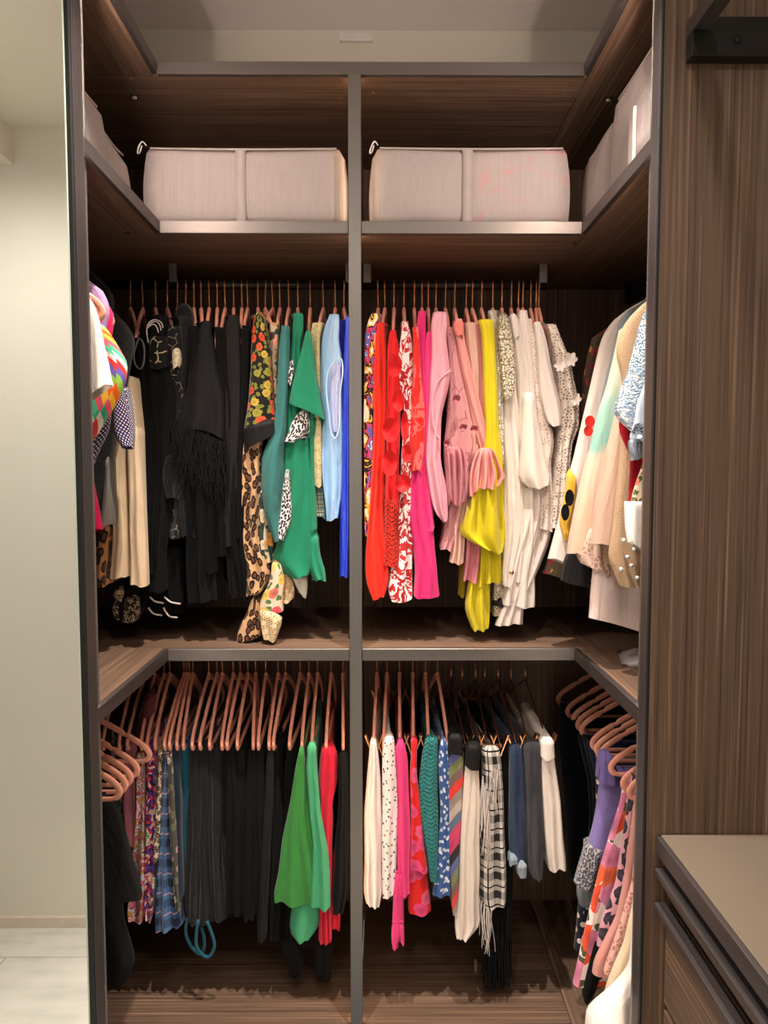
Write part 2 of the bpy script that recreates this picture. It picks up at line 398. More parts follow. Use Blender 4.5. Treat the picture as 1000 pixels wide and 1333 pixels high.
def floral(name, base, cols, scale=22, thr=0.36, leaf=None, rough=0.75, small=None):
    t = NT(name); v = t.warp(t.uv(), scale * 1.6, 0.28 / scale)
    d = t.vor(v, scale); c = t.vor(v, scale, out='Color')
    sel = t.sep(c)
    k = len(cols); fc = t.ramp(sel[0], [(i / k, sr(*x)) for i, x in enumerate(cols)], 'CONSTANT')
    pet = t.math('ADD', d, t.math('MULTIPLY', t.noise(t.uv(), scale * 5, 2), 0.22))
    inner = t.ramp(pet, [(0.0, (0.45,) * 3), (thr * 0.55, (0.75,) * 3), (thr, (1.0,) * 3)])
    fc = t.mix(1.0, fc, inner, 'MULTIPLY')
    mask = t.math('LESS_THAN', pet, thr + 0.11)
    b = sr(*base)
    if leaf:
        v2 = t.warp(t.uv(), scale * 2.2, 0.4 / scale); l = t.vor(v2, scale * 1.7)
        b = t.mix(t.math('LESS_THAN', l, 0.30), b, sr(*leaf))
    if small:
        s = t.vor(t.uv(), scale * 3.1); b = t.mix(t.math('LESS_THAN', s, 0.24), b, sr(*small))
    return fab_end(t, t.mix(mask, b, fc), rough)
def leopard(name, base=(214, 168, 122), spot=(28, 20, 18), inner=(110, 66, 40), scale=48, rough=0.6, sx=1.25):
    t = NT(name); v = t.warp(t.uv(sx, 0.85), scale * 1.2, 0.5 / scale)
    d = t.math('ADD', t.vor(v, scale), t.math('MULTIPLY', t.noise(t.uv(), scale * 2.5, 2), 0.25))
    col = t.ramp(d, [(0.0, sr(*inner)), (0.34, sr(*inner)), (0.36, sr(*spot)), (0.56, sr(*spot)), (0.58, sr(*base)), (1, sr(*base))], 'LINEAR')
    return fab_end(t, col, rough)
def stripes(name, cols, period=0.06, rot=0.0, warp=0.0, rough=0.7):
    t = NT(name); v = t.uv(1, 1, rot)
    if warp: v = t.warp(v, 9, warp)
    x = t.math('FRACT', t.math('DIVIDE', t.sep(v)[0], period)); k = len(cols)
    return fab_end(t, t.ramp(x, [(i / k, sr(*c)) for i, c in enumerate(cols)], 'CONSTANT'), rough)
def plaid(name, base, dark, line, period=0.05, rough=0.85):
    t = NT(name); s = t.sep(t.uv()); col = sr(*base)
    def band(x, lo, hi):
        f = t.math('FRACT', t.math('DIVIDE', x, period)); return t.math('MULTIPLY', t.math('GREATER_THAN', f, lo), t.math('LESS_THAN', f, hi))
    a, b = band(s[0], 0.1, 0.5), band(s[1], 0.1, 0.5)
    m = t.math('MULTIPLY', t.math('ADD', a, b), 0.5)
    col = t.mix(m, col, sr(*dark))
    la, lb = band(s[0], 0.72, 0.8), band(s[1], 0.72, 0.8)
    col = t.mix(t.math('MAXIMUM', la, lb), col, sr(*line))
    return fab_end(t, col, rough)
def dots(name, base, dot, scale=110, r=0.27, rand=0.0, rough=0.75, rot=0.6):
    t = NT(name); d = t.vor(t.uv(1, 1, rot), scale, rand)
    return fab_end(t, t.mix(t.math('LESS_THAN', d, r), sr(*base), sr(*dot)), rough)
def sequin(name, base, alt, scale=330, metal_=0.6, rough=0.28):
    t = NT(name); v = t.uv(); c = t.vor(v, scale, out='Color'); d = t.vor(v, scale)
    col = t.ramp(t.sep(c)[0], [(0, sr(*base)), (0.55, sr(*alt)), (0.88, sr(250, 248, 240)), (1, sr(255, 255, 250))])
    return fab_end(t, col, rough, 0.3, False, 0.0, metal_, extra=(t.math('ADD', d, t.sep(c)[1]), 0.7, 0.004))
def pearls(name, base, scale=160):
    t = NT(name); v = t.uv(); d = t.vor(v, scale); c = t.vor(v, scale, out='Color')
    col = t.ramp(t.math('ADD', d, t.math('MULTIPLY', t.sep(c)[0], .25)), [(0.0, sr(252, 248, 236)), (0.4, sr(*base)), (0.75, sr(150, 135, 110))])
    return fab_end(t, col, 0.25, 0.2, False, 0.0, 0.15, extra=(t.math('SUBTRACT', 1.0, d), 0.9, 0.006))
def lace(name, base, hole, scale=120, thr=0.07, rough=0.8, petal=True):
    t = NT(name); v = t.warp(t.uv(), scale, 0.25 / scale)
    e = t.vor(v, scale, feature='DISTANCE_TO_EDGE'); big = t.vor(t.uv(), scale * 0.28)
    m = t.math('GREATER_THAN', e, thr + 0.10)
    if petal: m = t.math('MULTIPLY', m, t.math('GREATER_THAN', big, 0.30))
    return fab_end(t, t.mix(m, sr(*base), sr(*hole)), rough, extra=(t.math('SUBTRACT', 1.0, m), 0.5, 0.003))
def crochet(name, base, hole, scale=70):
    t = NT(name); v = t.uv(1, 1.4); s = t.sep(v)
    w = t.math('ADD', t.math('MULTIPLY', s[1], scale), t.math('MULTIPLY', t.math('ABSOLUTE', t.math('SINE', t.math('MULTIPLY', s[0], scale * 2.2))), 0.8))
    f = t.math('FRACT', w); d = t.vor(t.uv(), scale * 4.5)
    m = t.math('MULTIPLY', t.math('LESS_THAN', f, 0.35), t.math('GREATER_THAN', d, 0.33))
    return fab_end(t, t.mix(m, sr(*base), sr(*hole)), 0.85, 0.2, False, extra=(t.math('SUBTRACT', f, d), 0.8, 0.004))
def chevron(name, cols, period=0.16, amp=1.0, width=0.09):
    t = NT(name); s = t.sep(t.uv())
    z = t.math('ABSOLUTE', t.math('SUBTRACT', t.math('FRACT', t.math('DIVIDE', s[0], width)), 0.5))
    x = t.math('FRACT', t.math('DIVIDE', t.math('ADD', s[1], t.math('MULTIPLY', z, width * amp * 1.6)), period)); k = len(cols)
    return fab_end(t, t.ramp(x, [(i / k, sr(*c)) for i, c in enumerate(cols)], 'CONSTANT'), 0.85)
def vgrad(name, z0, z1, stops, amt=0.05, rough=0.85):
    t = NT(name); v = t.warp(t.uv(), 7, amt); s = t.sep(v)
    f = t.math('DIVIDE', t.math('SUBTRACT', s[1], z0), z1 - z0)
    return fab_end(t, t.ramp(f, [(p, sr(*c)) for p, c in stops]), rough)
def blot(name, base, cols, scale=16, rough=0.7):
    """brushy multicolour print"""
    t = NT(name); v = t.warp(t.uv(1, 0.7), scale, 1.2 / scale); n = t.noise(v, scale * 1.1, 3, 0.6, out='Color'); s = t.sep(n)
    k = len(cols) + 1; allc = [base] + list(cols)
    col = t.ramp(t.math('FRACT', t.math('MULTIPLY', s[0], 3.2)), [(i / k, sr(*c)) for i, c in enumerate(allc)], 'CONSTANT')
    return fab_end(t, col, rough)
def filigree(name, base, line, scale=40, w=0.05):
    t = NT(name); v = t.warp(t.uv(), scale * 0.8, 0.7 / scale); e = t.vor(v, scale, feature='DISTANCE_TO_EDGE')
    br = t.noise(t.uv(), scale * 0.6, 2)
    m = t.math('MULTIPLY', t.math('LESS_THAN', e, w), t.math('GREATER_THAN', br, 0.5))
    return fab_end(t, t.mix(m, sr(*base), sr(*line)), 0.7)
def denim(name, c, lt):
    t = NT(name); g = t.noise(t.uv(40, 8), 1, 4, 0.7)
    f = t.noise(t.uv(7, 3), 1, 2)
    return fab_end(t, t.mix(t.ramp(t.math('ADD', t.math('MULTIPLY', g, .5), t.math('MULTIPLY', f, .5)), [(0.42, BLK), (0.68, W1)]), sr(*c), sr(*lt)), 0.9)
# ================================================================== CLOTH BUILDER
def resample(rows, n):
    rows = [(r[0], r[1], r[2], r[3] if len(r) > 3 else r[0]) for r in rows]
    ys = [(r[0] + r[3]) / 2 for r in rows]
    for i in range(1, len(ys)): ys[i] = max(ys[i], ys[i - 1] + 0.5)
    out = []
    for k in range(n):
        y = ys[0] + (ys[-1] - ys[0]) * k / (n - 1); i = 0
        while i < len(ys) - 2 and y > ys[i + 1]: i += 1
        t = (y - ys[i]) / (ys[i + 1] - ys[i])
        out.append([rows[i][j] * (1 - t) + rows[i + 1][j] * t for j in range(4)])
    for _ in range(1):
        s = [o[:] for o in out]
        for k in range(1, n - 1):
            for j in (1, 2): out[k][j] = 0.25 * s[k - 1][j] + 0.5 * s[k][j] + 0.25 * s[k + 1][j]
    return out
def loft(name, rings, closed_top=True, close_bottom=False):
    """rings: lists of Vectors, same count; UV u = running length, v = z"""
    n = len(rings[0]); V = []; Fc = []; L = []
    mid = rings[len(rings) * 2 // 3]; acc = 0.0; U = [0.0]
    for k in range(n): acc += (mid[(k + 1) % n] - mid[k]).length; U.append(acc)
    for r in rings: V += r
    uvs = []
    for i in range(len(rings) - 1):
        for k in range(n):
            k2 = (k + 1) % n
            Fc.append((i * n + k, (i + 1) * n + k, (i + 1) * n + k2, i * n + k2))
            uvs.append([(U[k], V[i * n + k].z), (U[k], V[(i + 1) * n + k].z), (U[k + 1], V[(i + 1) * n + k2].z), (U[k + 1], V[i * n + k2].z)])
    def cap(i, rev):
        f = tuple(i * n + k for k in range(n)); Fc.append(f[::-1] if rev else f)
        uvs.append([(U[j % n], V[j].z) for j in Fc[-1]])
    if closed_top: cap(0, False)
    if close_bottom: cap(len(rings) - 1, True)
    me = mesh_from(name, V, Fc)
    lay = me.uv_layers.new(name='UVMap'); li = 0
    for f in uvs:
        for c in f: lay.data[li].uv = c; li += 1
    return me
_seed = [11]
def cloth(name, rows, m, Yf=1.80, dep=0.40, Xh=None, shoulder=0.085, folds=None, amp=1.0, parent=None, hem=0.004, nf=19, thin=0.012, flare=0.0, hs0=0.024, sag=0.0):
    """Hanging cloth whose camera-side edge follows rows of (height, left, right[, height at right]) measured in the photo at depth Yf;
    it is dep deep and leans back to its hanger hook Xh."""
    _seed[0] += 1; rnd = random.Random(_seed[0])
    y0, y1 = rows[0][0], rows[-1][0]
    n = int(min(40, max(7, (y1 - y0) / 7))); R = resample(rows, n)
    rings = []; Z0 = None; ns = 5
    ph, ph2, ph3 = [rnd.uniform(0, 6.28) for _ in range(3)]
    wmax = max(abs(atY(r[2], r[0], Yf).x - atY(r[1], r[0], Yf).x) for r in R)
    K = folds if folds is not None else max(1, round(wmax / 0.036))
    def ring(Xc, hw, Ys, Ye, Xe, zl, zr, g, vv, tk):
        pts = []
        A = amp * g * min(0.5 * hw, 0.10 * 4 * hw / max(K, 1) + 0.002)
        for k in range(nf):
            u = -1 + 2 * k / (nf - 1)
            uu = math.sin(u * math.pi / 2) * 0.5 + u * 0.5
            A = min(A, 0.9 * hw); rip = A * math.cos(K * math.pi * u * (1 + .15 * math.sin(vv * 2 + ph)) + ph + 0.9 * math.sin(vv * 2.3 + ph2))
            rip += A * 0.28 * math.cos(2.3 * K * u + ph3 + vv * 1.7)
            y = Ys + min(hw, 0.035) * (1 - math.sqrt(max(0, 1 - abs(u) ** 2.6))) * 0.9 + rip * (1 - u ** 4)
            wob = 0.05 * hw * math.sin(vv * 5 + ph2 + u) * g
            z = zl + (zr - zl) * (u + 1) / 2
            pts.append((Xc + hw * uu + wob, y, z, u))
        hs = min(hw, hs0)
        side_r, side_l = [], []
        for j in range(1, ns + 1):
            s = j / ns
            x = Xc + (Xe - Xc) * s; h = (hw + (hs - hw) * min(1, s * 3)) * (1 - 0.6 * s) + tk * s * .5
            y = Ys + 0.03 * (1 if dep > .15 else .3) + (Ye - Ys - 0.03 * (1 if dep > .15 else .3)) * s
            w = 0.004 * g * math.sin(9 * s + ph + vv)
            dz = sag * max(0, 1 - vv * 0.8) * math.sin(math.pi * min(1, s * 1.0)) ** .7
            side_r.append((x + h + w, y, zr - dz)); side_l.append((x - h + w, y, zl - dz))
        return [Vector(p[:3]) for p in pts] + [Vector(p) for p in side_r] + [Vector(p) for p in reversed(side_l)]
    for i, (yl, xl, xr, yr) in enumerate(R):
        a, b = atY(xl, yl, Yf), atY(xr, yr, Yf); Xc = (a.x + b.x) / 2; hw = max(0.003, (b.x - a.x) / 2)
        if Z0 is None:
            Z0 = (a.z + b.z) / 2; Xtop = Xc; hwtop = hw
            hx = Xh if Xh is not None else Xc
            Xe = hx + max(-0.07, min(0.07, hx - Xc)) if dep > 0.15 else Xc
            if shoulder:
                rise = min(shoulder, max(0.012, (Z0 - CAMH) * (0.5 * dep - 0.05) / Yf - 0.006))
                for j in range(5):
                    t = 1 - j / 5.0; q = t ** 0.8
                    X1 = Xc + (hx - Xc) * t; hh = hw * (1 - t) ** 0.5 + 0.010 * t
                    Ys = Yf + (dep * 0.5 - 0.05) * t; Ye = Yf + dep - (dep * 0.5 - 0.05) * t
                    z = Z0 + rise * q
                    rings.append(ring(X1, max(hh, .006), Ys, Ye, hx + (Xe - hx) * (1 - t), z, z, 0.15, 0, thin))
            elif closed_cap:
                rings.append(ring(Xc, hw * 0.55, Yf + 0.012, Yf + dep - 0.01, Xe, a.z + 0.010, b.z + 0.010, 0.1, 0, thin * .5))
        vv = (Z0 - (a.z + b.z) / 2) * 6
        g = min(1.0, 0.25 + vv * 0.3)
        zz = hem * math.sin(ph3 + 3) if i == n - 1 else 0
        rings.append(ring(Xc, hw, Yf - flare * (i / (n - 1)) ** 2, Yf + dep, Xe, a.z, b.z, g, vv, thin))
    if hem:
        last = rings[-1]
        for k, p in enumerate(last): p.z += hem * math.sin(k * 0.25 + ph) + hem * 0.35 * math.sin(k * 0.62 + ph2)
    me = loft(name, rings, True)
    return link(name, me, m, parent)
closed_cap = True
def wing_cloth(name, rows, m, Yi, side=1, th=0.016, far=None, shoulder=0.085, hemfar=None, amp=1.0, parent=None, hem=0.004, folds=5):
    """Cloth on a wing rail: rows of (height, aisle edge) measured in the photo at depth Yi; the cloth runs outward across the wing."""
    _seed[0] += 1; rnd = random.Random(_seed[0])
    rr = [(r[0], r[1], r[1]) for r in rows]
    n = int(min(36, max(7, (rows[-1][0] - rows[0][0]) / 7))); R = resample(rr, n)
    ph, ph2, ph3 = [rnd.uniform(0, 6.28) for _ in range(3)]
    XRAIL = WX_R if side > 0 else WX_L
    ns = 16; rings = []
    if far is None: far = XRAIL + side * 0.20
    def ring(Xe, Xf, h, zn, zf, g, vv):
        arc = []
        for k in range(7):
            a = -math.pi / 2 + math.pi * k / 6
            arc.append(Vector((Xe + side * h * (1 - math.cos(a)) * 0.9, Yi + h * math.sin(a), zn)))
        near, farr = [], []
        for j in range(1, ns + 1):
            s = j / ns; x = Xe + side * h * .9 + (Xf - Xe - side * h * .9) * s
            w = amp * g * 0.007 * (math.sin(folds * 2.1 * s * 3.14 / 2 + ph + 0.7 * math.sin(vv + ph2)) + .5 * math.sin(folds * 5 * s + ph3 + vv))
            z = zn + (zf - zn) * s
            near.append(Vector((x, Yi - h + w, z))); farr.append(Vector((x, Yi + h + w, z)))
        return arc[::1] + farr + near[::-1]
    Z0 = None
    for i, (yl, xl, _, _) in enumerate(R):
        p = atY(xl, yl, Yi)
        if Z0 is None:
            Z0 = p.z; Xe0 = p.x
            if shoulder:
                for j in range(5):
                    t = 1 - j / 5.0
                    rings.append(ring(Xe0 + (XRAIL - side * 0.05 - Xe0) * t, far + (XRAIL + side * .05 - far) * t, th * (1 - t) ** .5 + .007 * t, Z0 + shoulder * t ** .8, Z0 + shoulder * t ** .8, .1, 0))
            else: rings.append(ring(p.x, far, th * 0.4, p.z + 0.008, p.z + 0.008, 0.1, 0))
        vv = (Z0 - p.z) * 6; g = min(1, .25 + vv * .3)
        zf = p.z
        if hemfar is not None:
            t = i / (n - 1); zf = p.z + (atY(hemfar[0], hemfar[1], Yi).z - atY(R[-1][1], R[-1][0], Yi).z) * t ** 2 * abs(far - p.x) / max(.02, abs(atY(hemfar[0], hemfar[1], Yi).x - p.x))
        rings.append(ring(p.x, far, th * (0.7 + 0.3 * g), p.z, zf, g, vv))
    for k, p in enumerate(rings[-1]): p.z += hem * math.sin(k * 0.33 + ph)
    me = loft(name, rings, True)
    return link(name, me, m, parent)
# ================================================================== HANGERS (one of each kind, then copied)
def hanger_meshes():
    half = [(0.0, 0, -0.002), (0.022, 0, -0.008), (0.06, 0, -0.026), (0.10, 0, -0.050), (0.14, 0, -0.076), (0.148, 0, -0.084), (0.156, 0, -0.086), (0.164, 0, -0.093), (0.19, 0, -0.113), (0.206, 0, -0.130), (0.213, 0, -0.146), (0.208, 0, -0.160), (0.194, 0, -0.166), (0.16, 0, -0.167), (0.08, 0, -0.167), (0.0, 0, -0.167)]
    half = [(x * 0.955, y, z * 0.83) for x, y, z in half]
    right = spline(half, 3)
    left = [Vector((-p.x, p.y, p.z)) for p in right[1:-1]][::-1]
    path = right + left
    ry = []
    for p in path:
        r = 0.0072
        if 0.138 < abs(p.x) < 0.152 and p.z > -0.10: r = 0.0048
        if p.z < -0.136: r = 0.0050
        ry.append(r)
    body = tube_mesh('velvet_frame', path, 0.0042, 10, True, ry=ry, flat=(0, 1, 0))
    neck = tube_mesh('neck', [(0, 0, -0.012), (0, 0, 0.004), (0, 0, 0.010)], [0.006, 0.0055, 0.0035], 10)
    hp = [(0, 0, 0.004), (0, 0, 0.030), (0.003, 0, 0.043)]
    for a in range(-50, 206, 15): hp.append((0.0150 * math.cos(math.radians(a)), 0, 0.0695 - 0.0005 + 0.0150 * math.sin(math.radians(a))))
    hook = tube_mesh('hook', hp, 0.0021, 8)
    for mm, x in ((body, VELVET), (neck, VELVET), (hook, GOLD)): mm.materials.append(x)
    return body, neck, hook
HB, HN, HK = hanger_meshes()
WIREM = plain('dark_bronze_wire', sr(150, 92, 72), 0.3, 0.9)
def wire_meshes():
    w = [(-0.20, 0, -0.126), (-0.10, 0, -0.067), (0, 0, -0.012), (0.10, 0, -0.067), (0.20, 0, -0.126), (0.204, 0, -0.134), (0.19, 0, -0.138), (0, 0, -0.138), (-0.19, 0, -0.138), (-0.204, 0, -0.134)]
    wf = tube_mesh('wire_frame', w, 0.0020, 8, True)
    hp = [(0, 0, -0.012), (0, 0, 0.030), (0.003, 0, 0.043)]
    for a in range(-50, 206, 15): hp.append((0.0150 * math.cos(math.radians(a)), 0, 0.069 + 0.0150 * math.sin(math.radians(a))))
    hk = tube_mesh('hook', hp, 0.0018, 8)
    bm = bmesh.new()
    sl = tube_mesh('sleeve_tmp', [(0, 0, -0.014), (0, 0, 0.018)], 0.0032, 10)
    wf.materials.append(WIREM); hk.materials.append(WIREM); sl.materials.append(GOLD); sl.name = 'hook_sleeve'
    bm.free(); return wf, hk, sl
WF, WH, WS = wire_meshes()
def clip_mesh():
    bm = bmesh.new()
    for s in (-1, 1):
        vs = addbox(bm, -0.010, 0.010, -0.0017, 0.0017, -0.026, 0.030)
        for v in vs:
            v.co.y += s * (0.0045 + max(0, v.co.z) * 0.62)
            if v.co.z < 0: v.co.y -= s * 0.002
    addbox(bm, -0.004, 0.004, -0.006, 0.006, -0.004, 0.004)
    me = bpy.data.meshes.new('clip'); bm.to_mesh(me); bm.free(); me.materials.append(GOLD); return me
CLIP = clip_mesh()
def hanger(x, y, z, tip, label, group, kind='velvet', clips=()):
    """x,y,z = neck point; tip = (dx,dy) direction of the camera-side arm"""
    h = empty('velvet_hanger' if kind == 'velvet' else 'wire_hanger', (x, y, z))
    h.rotation_euler = (0, 0, math.atan2(tip[1], tip[0]))
    tag(h, label, 'hanger', group)
    for nm, me in ((('velvet_frame', HB), ('neck', HN), ('hook', HK)) if kind == 'velvet' else (('wire_frame', WF), ('hook', WH), ('hook_sleeve', WS))):
        link(nm, me, None, h)
    for cx in clips: link('clip', CLIP, None, h, (cx, 0, -0.132))
    return h
ZNU, ZNL = RZU - 0.0715, RZL - 0.0715
ALLG = []
def fin(o, label, cat, group):
    assert 4 <= len(label.split()) <= 16, label
    tag(o, label, cat, group); ALLG.append(label); return o
def place_hanger(hx, tipx, zlevel, label, group, kind='velvet', clips=(), Xmin=None):
    ypx = 404 if zlevel == ZNU else 879
    X = atY(hx, ypx, RY).x
    Xt = atY(tipx, ypx + (48 if zlevel == ZNU else 98), 1.81).x
    dx = max(-0.15, min(0.15, Xt - X))
    hanger(X, RY, zlevel, (dx, -math.sqrt(0.21 ** 2 - dx * dx)), label, group, kind, clips)
    return X
def garment(kindname, label, cat, rows, m, hook=None, parts=(), rail='up', group=None, hang=True, htip=None, clips=(), kind='velvet', short=None, **kw):
    """one hung garment, its parts and its hanger"""
    grp = {'up': 'garments on the upper rails', 'low': 'garments on the lower rails'}[rail]
    zl = ZNU if rail == 'up' else ZNL
    Xh = None
    if hook is not None:
        c = (rows[0][1] + rows[0][2]) / 2
        if hang:
            Xh = place_hanger(hook, htip if htip is not None else c, zl, ('pink velvet hanger of the ' if kind == 'velvet' else 'dark wire hanger of the ') + (short or label), 'hangers on the upper rails' if rail == 'up' else 'hangers on the lower rails', kind, clips)
        else: Xh = atY(hook, 404 if rail == 'up' else 879, RY).x
    kw.setdefault('shoulder', 0.085 if rail == 'up' else 0)
    if rail == 'low': kw.setdefault('hs0', 0.007); kw.setdefault('sag', 0.035)
    if not parts:
        o = cloth(kindname, rows, m, Xh=Xh, **kw); return fin(o, label, cat, group or grp)
    a = atY(rows[-1][1], rows[-1][0], kw.get('Yf', 1.8))
    e = empty(kindname, (a.x, kw.get('Yf', 1.8), a.z)); fin(e, label, cat, group or grp)
    o = cloth('body', rows, m, Xh=Xh, **kw); P(o, e)
    for p in parts:
        if callable(p): q = p()
        else:
            nm, prow, pm = p[:3]; pk = dict(Yf=kw.get('Yf', 1.8) - 0.012, dep=0.05, shoulder=0); pk.update(p[3] if len(p) > 3 else {})
            q = cloth(nm, prow, pm, **pk)
        P(q, e)
    return e
def wgarment(kindname, label, cat, rows, m, Yi, side, hang=True, parts=(), rail='up', hy=None, hdx=0.0, **kw):
    if hang:
        XRAIL = WX_R if side > 0 else WX_L
        hanger(XRAIL + hdx, hy if hy is not None else Yi, ZNU if rail == 'up' else ZNL, (-side, 0.0), 'pink velvet hanger of the ' + label, 'hangers on the wing rails')
    if not parts:
        return fin(wing_cloth(kindname, rows, m, Yi, side, **kw), label, cat, 'garments on the wing rails')
    p = atY(rows[-1][1], rows[-1][0], Yi)
    e = empty(kindname, tuple(p)); fin(e, label, cat, 'garments on the wing rails')
    P(wing_cloth('body', rows, m, Yi, side, **kw), e)
    for f in parts: P(f() if callable(f) else f, e)
    return e
def strip(name, rows, m, Y, dep=0.03, **kw):
    kw.setdefault('shoulder', 0); kw.setdefault('hem', 0.003)
    return cloth(name, rows, m, Yf=Y, dep=dep, **kw)
def px_tube(name, pts, Y, r, m, n=5, closed=False):
    me = tube_mesh(name, spline([atY(x, y, Y if not callable(Y) else Y(x, y)) for x, y in pts], n, closed), r, 7, closed)
    return link(name, me, m)
def fringe(name, top, L, n, m, Y, w=0.0016, jit=0.4, dY=0.03, seed=1, curl=0.006):
    """many fine strands hanging from a line"""
    rnd = random.Random(seed); V = []; Fc = []
    for i in range(n):
        t = (i + rnd.random()) / n * (len(top) - 1); k = min(int(t), len(top) - 2); f = t - k
        x = top[k][0] * (1 - f) + top[k + 1][0] * f; y = top[k][1] * (1 - f) + top[k + 1][1] * f
        p = atY(x, y, Y + rnd.uniform(0, dY)); ln = (L[0] + (L[1] - L[0]) * rnd.random()) * Y / FPX
        dx, dy = rnd.uniform(-curl, curl) * 2, rnd.uniform(-curl, curl); b = len(V); sg = 5
        ph = rnd.uniform(0, 6)
        for s in range(sg + 1):
            q = s / sg; c = p + Vector((dx * q * q + curl * .6 * math.sin(q * 4 + ph), dy * q, -ln * q)); ww = w * (1 - .6 * q)
            V += [c + Vector((-ww, 0, 0)), c + Vector((ww, 0, 0)), c + Vector((0, ww * 1.4, 0))]
        for s in range(sg):
            for a in range(3):
                a2 = (a + 1) % 3; Fc.append((b + s * 3 + a, b + s * 3 + 3 + a, b + s * 3 + 3 + a2, b + s * 3 + a2))
    me = mesh_from(name, V, Fc); o = link(name, me, m); o['kind'] = 'stuff'; return o
def petal(name, cx, cy, rx, ry, Y, m, tilt=0.0, cup=0.012, lobes=0):
    """curved round cloth petal"""
    c = atY(cx, cy, Y); V = [c + Vector((0, cup * .4, 0))]; Fc = []; k = 30 if lobes else 20; rings = 4
    s = Y / FPX
    for r in range(1, rings + 1):
        for a in range(k):
            an = 2 * math.pi * a / k; q = r / rings; lb = (0.62 + 0.38 * abs(math.cos(lobes * an / 2))) if lobes else 1.0
            V.append(c + Vector((rx * s * q * lb * math.cos(an), -cup * q * q * (1 + .6 * math.sin(3 * an + tilt)) + cup * .5, ry * s * q * lb * math.sin(an))))
    for a in range(k): Fc.append((0, 1 + a, 1 + (a + 1) % k))
    for r in range(rings - 1):
        for a in range(k): Fc.append((1 + r * k + a, 1 + (r + 1) * k + a, 1 + (r + 1) * k + (a + 1) % k, 1 + r * k + (a + 1) % k))
    me = mesh_from(name, V, Fc); lay = me.uv_layers.new(name='UVMap')
    for l in me.loops: v = me.vertices[l.vertex_index].co; lay.data[l.index].uv = (v.x, v.z)
    return link(name, me, m)
def button(name, x, y, Y, r, m):
    p = atY(x, y, Y); me = tube_mesh(name, [p + Vector((0, -0.003, 0)), p + Vector((0, 0.004, 0))], r, 14); return link(name, me, m)
# ================================================================== STORAGE BOXES
def linen():
    t = NT('off_white_storage_fabric'); v = t.obj(420, 420, 6); g = t.noise(v, 1, 2); h = t.noise(t.obj(), 9, 3, dist=.8)
    c = t.mix(g, sr(156, 145, 141), sr(178, 167, 163))
    return t.done(c, 0.8, 0, t.bump(h, 0.35, 0.02, t.bump(g, 0.2, 0.002)))
LINEN = linen()
def linen_print():
    t = NT('sheer_fabric_with_contents_showing'); v = t.obj(420, 420, 6); g = t.noise(v, 1, 2)
    h = t.noise(t.obj(), 9, 3, dist=.8); k = t.noise(t.obj(1, 1, 1), 13, 2, dist=1.5)
    c = t.mix(g, sr(156, 145, 141), sr(178, 167, 163))
    x = t.sep(t.obj())[0]
    m = t.math('MULTIPLY', t.math('GREATER_THAN', x, 0.23), t.ramp(k, [(0.52, BLK), (0.62, (0.5,) * 3)]))
    c = t.mix(m, c, sr(196, 136, 138))
    return t.done(c, 0.75, 0, t.bump(h, 0.35, 0.02))
LINENP = linen_print()
PIPE = plain('cream_piping', sr(172, 161, 156), 0.8)
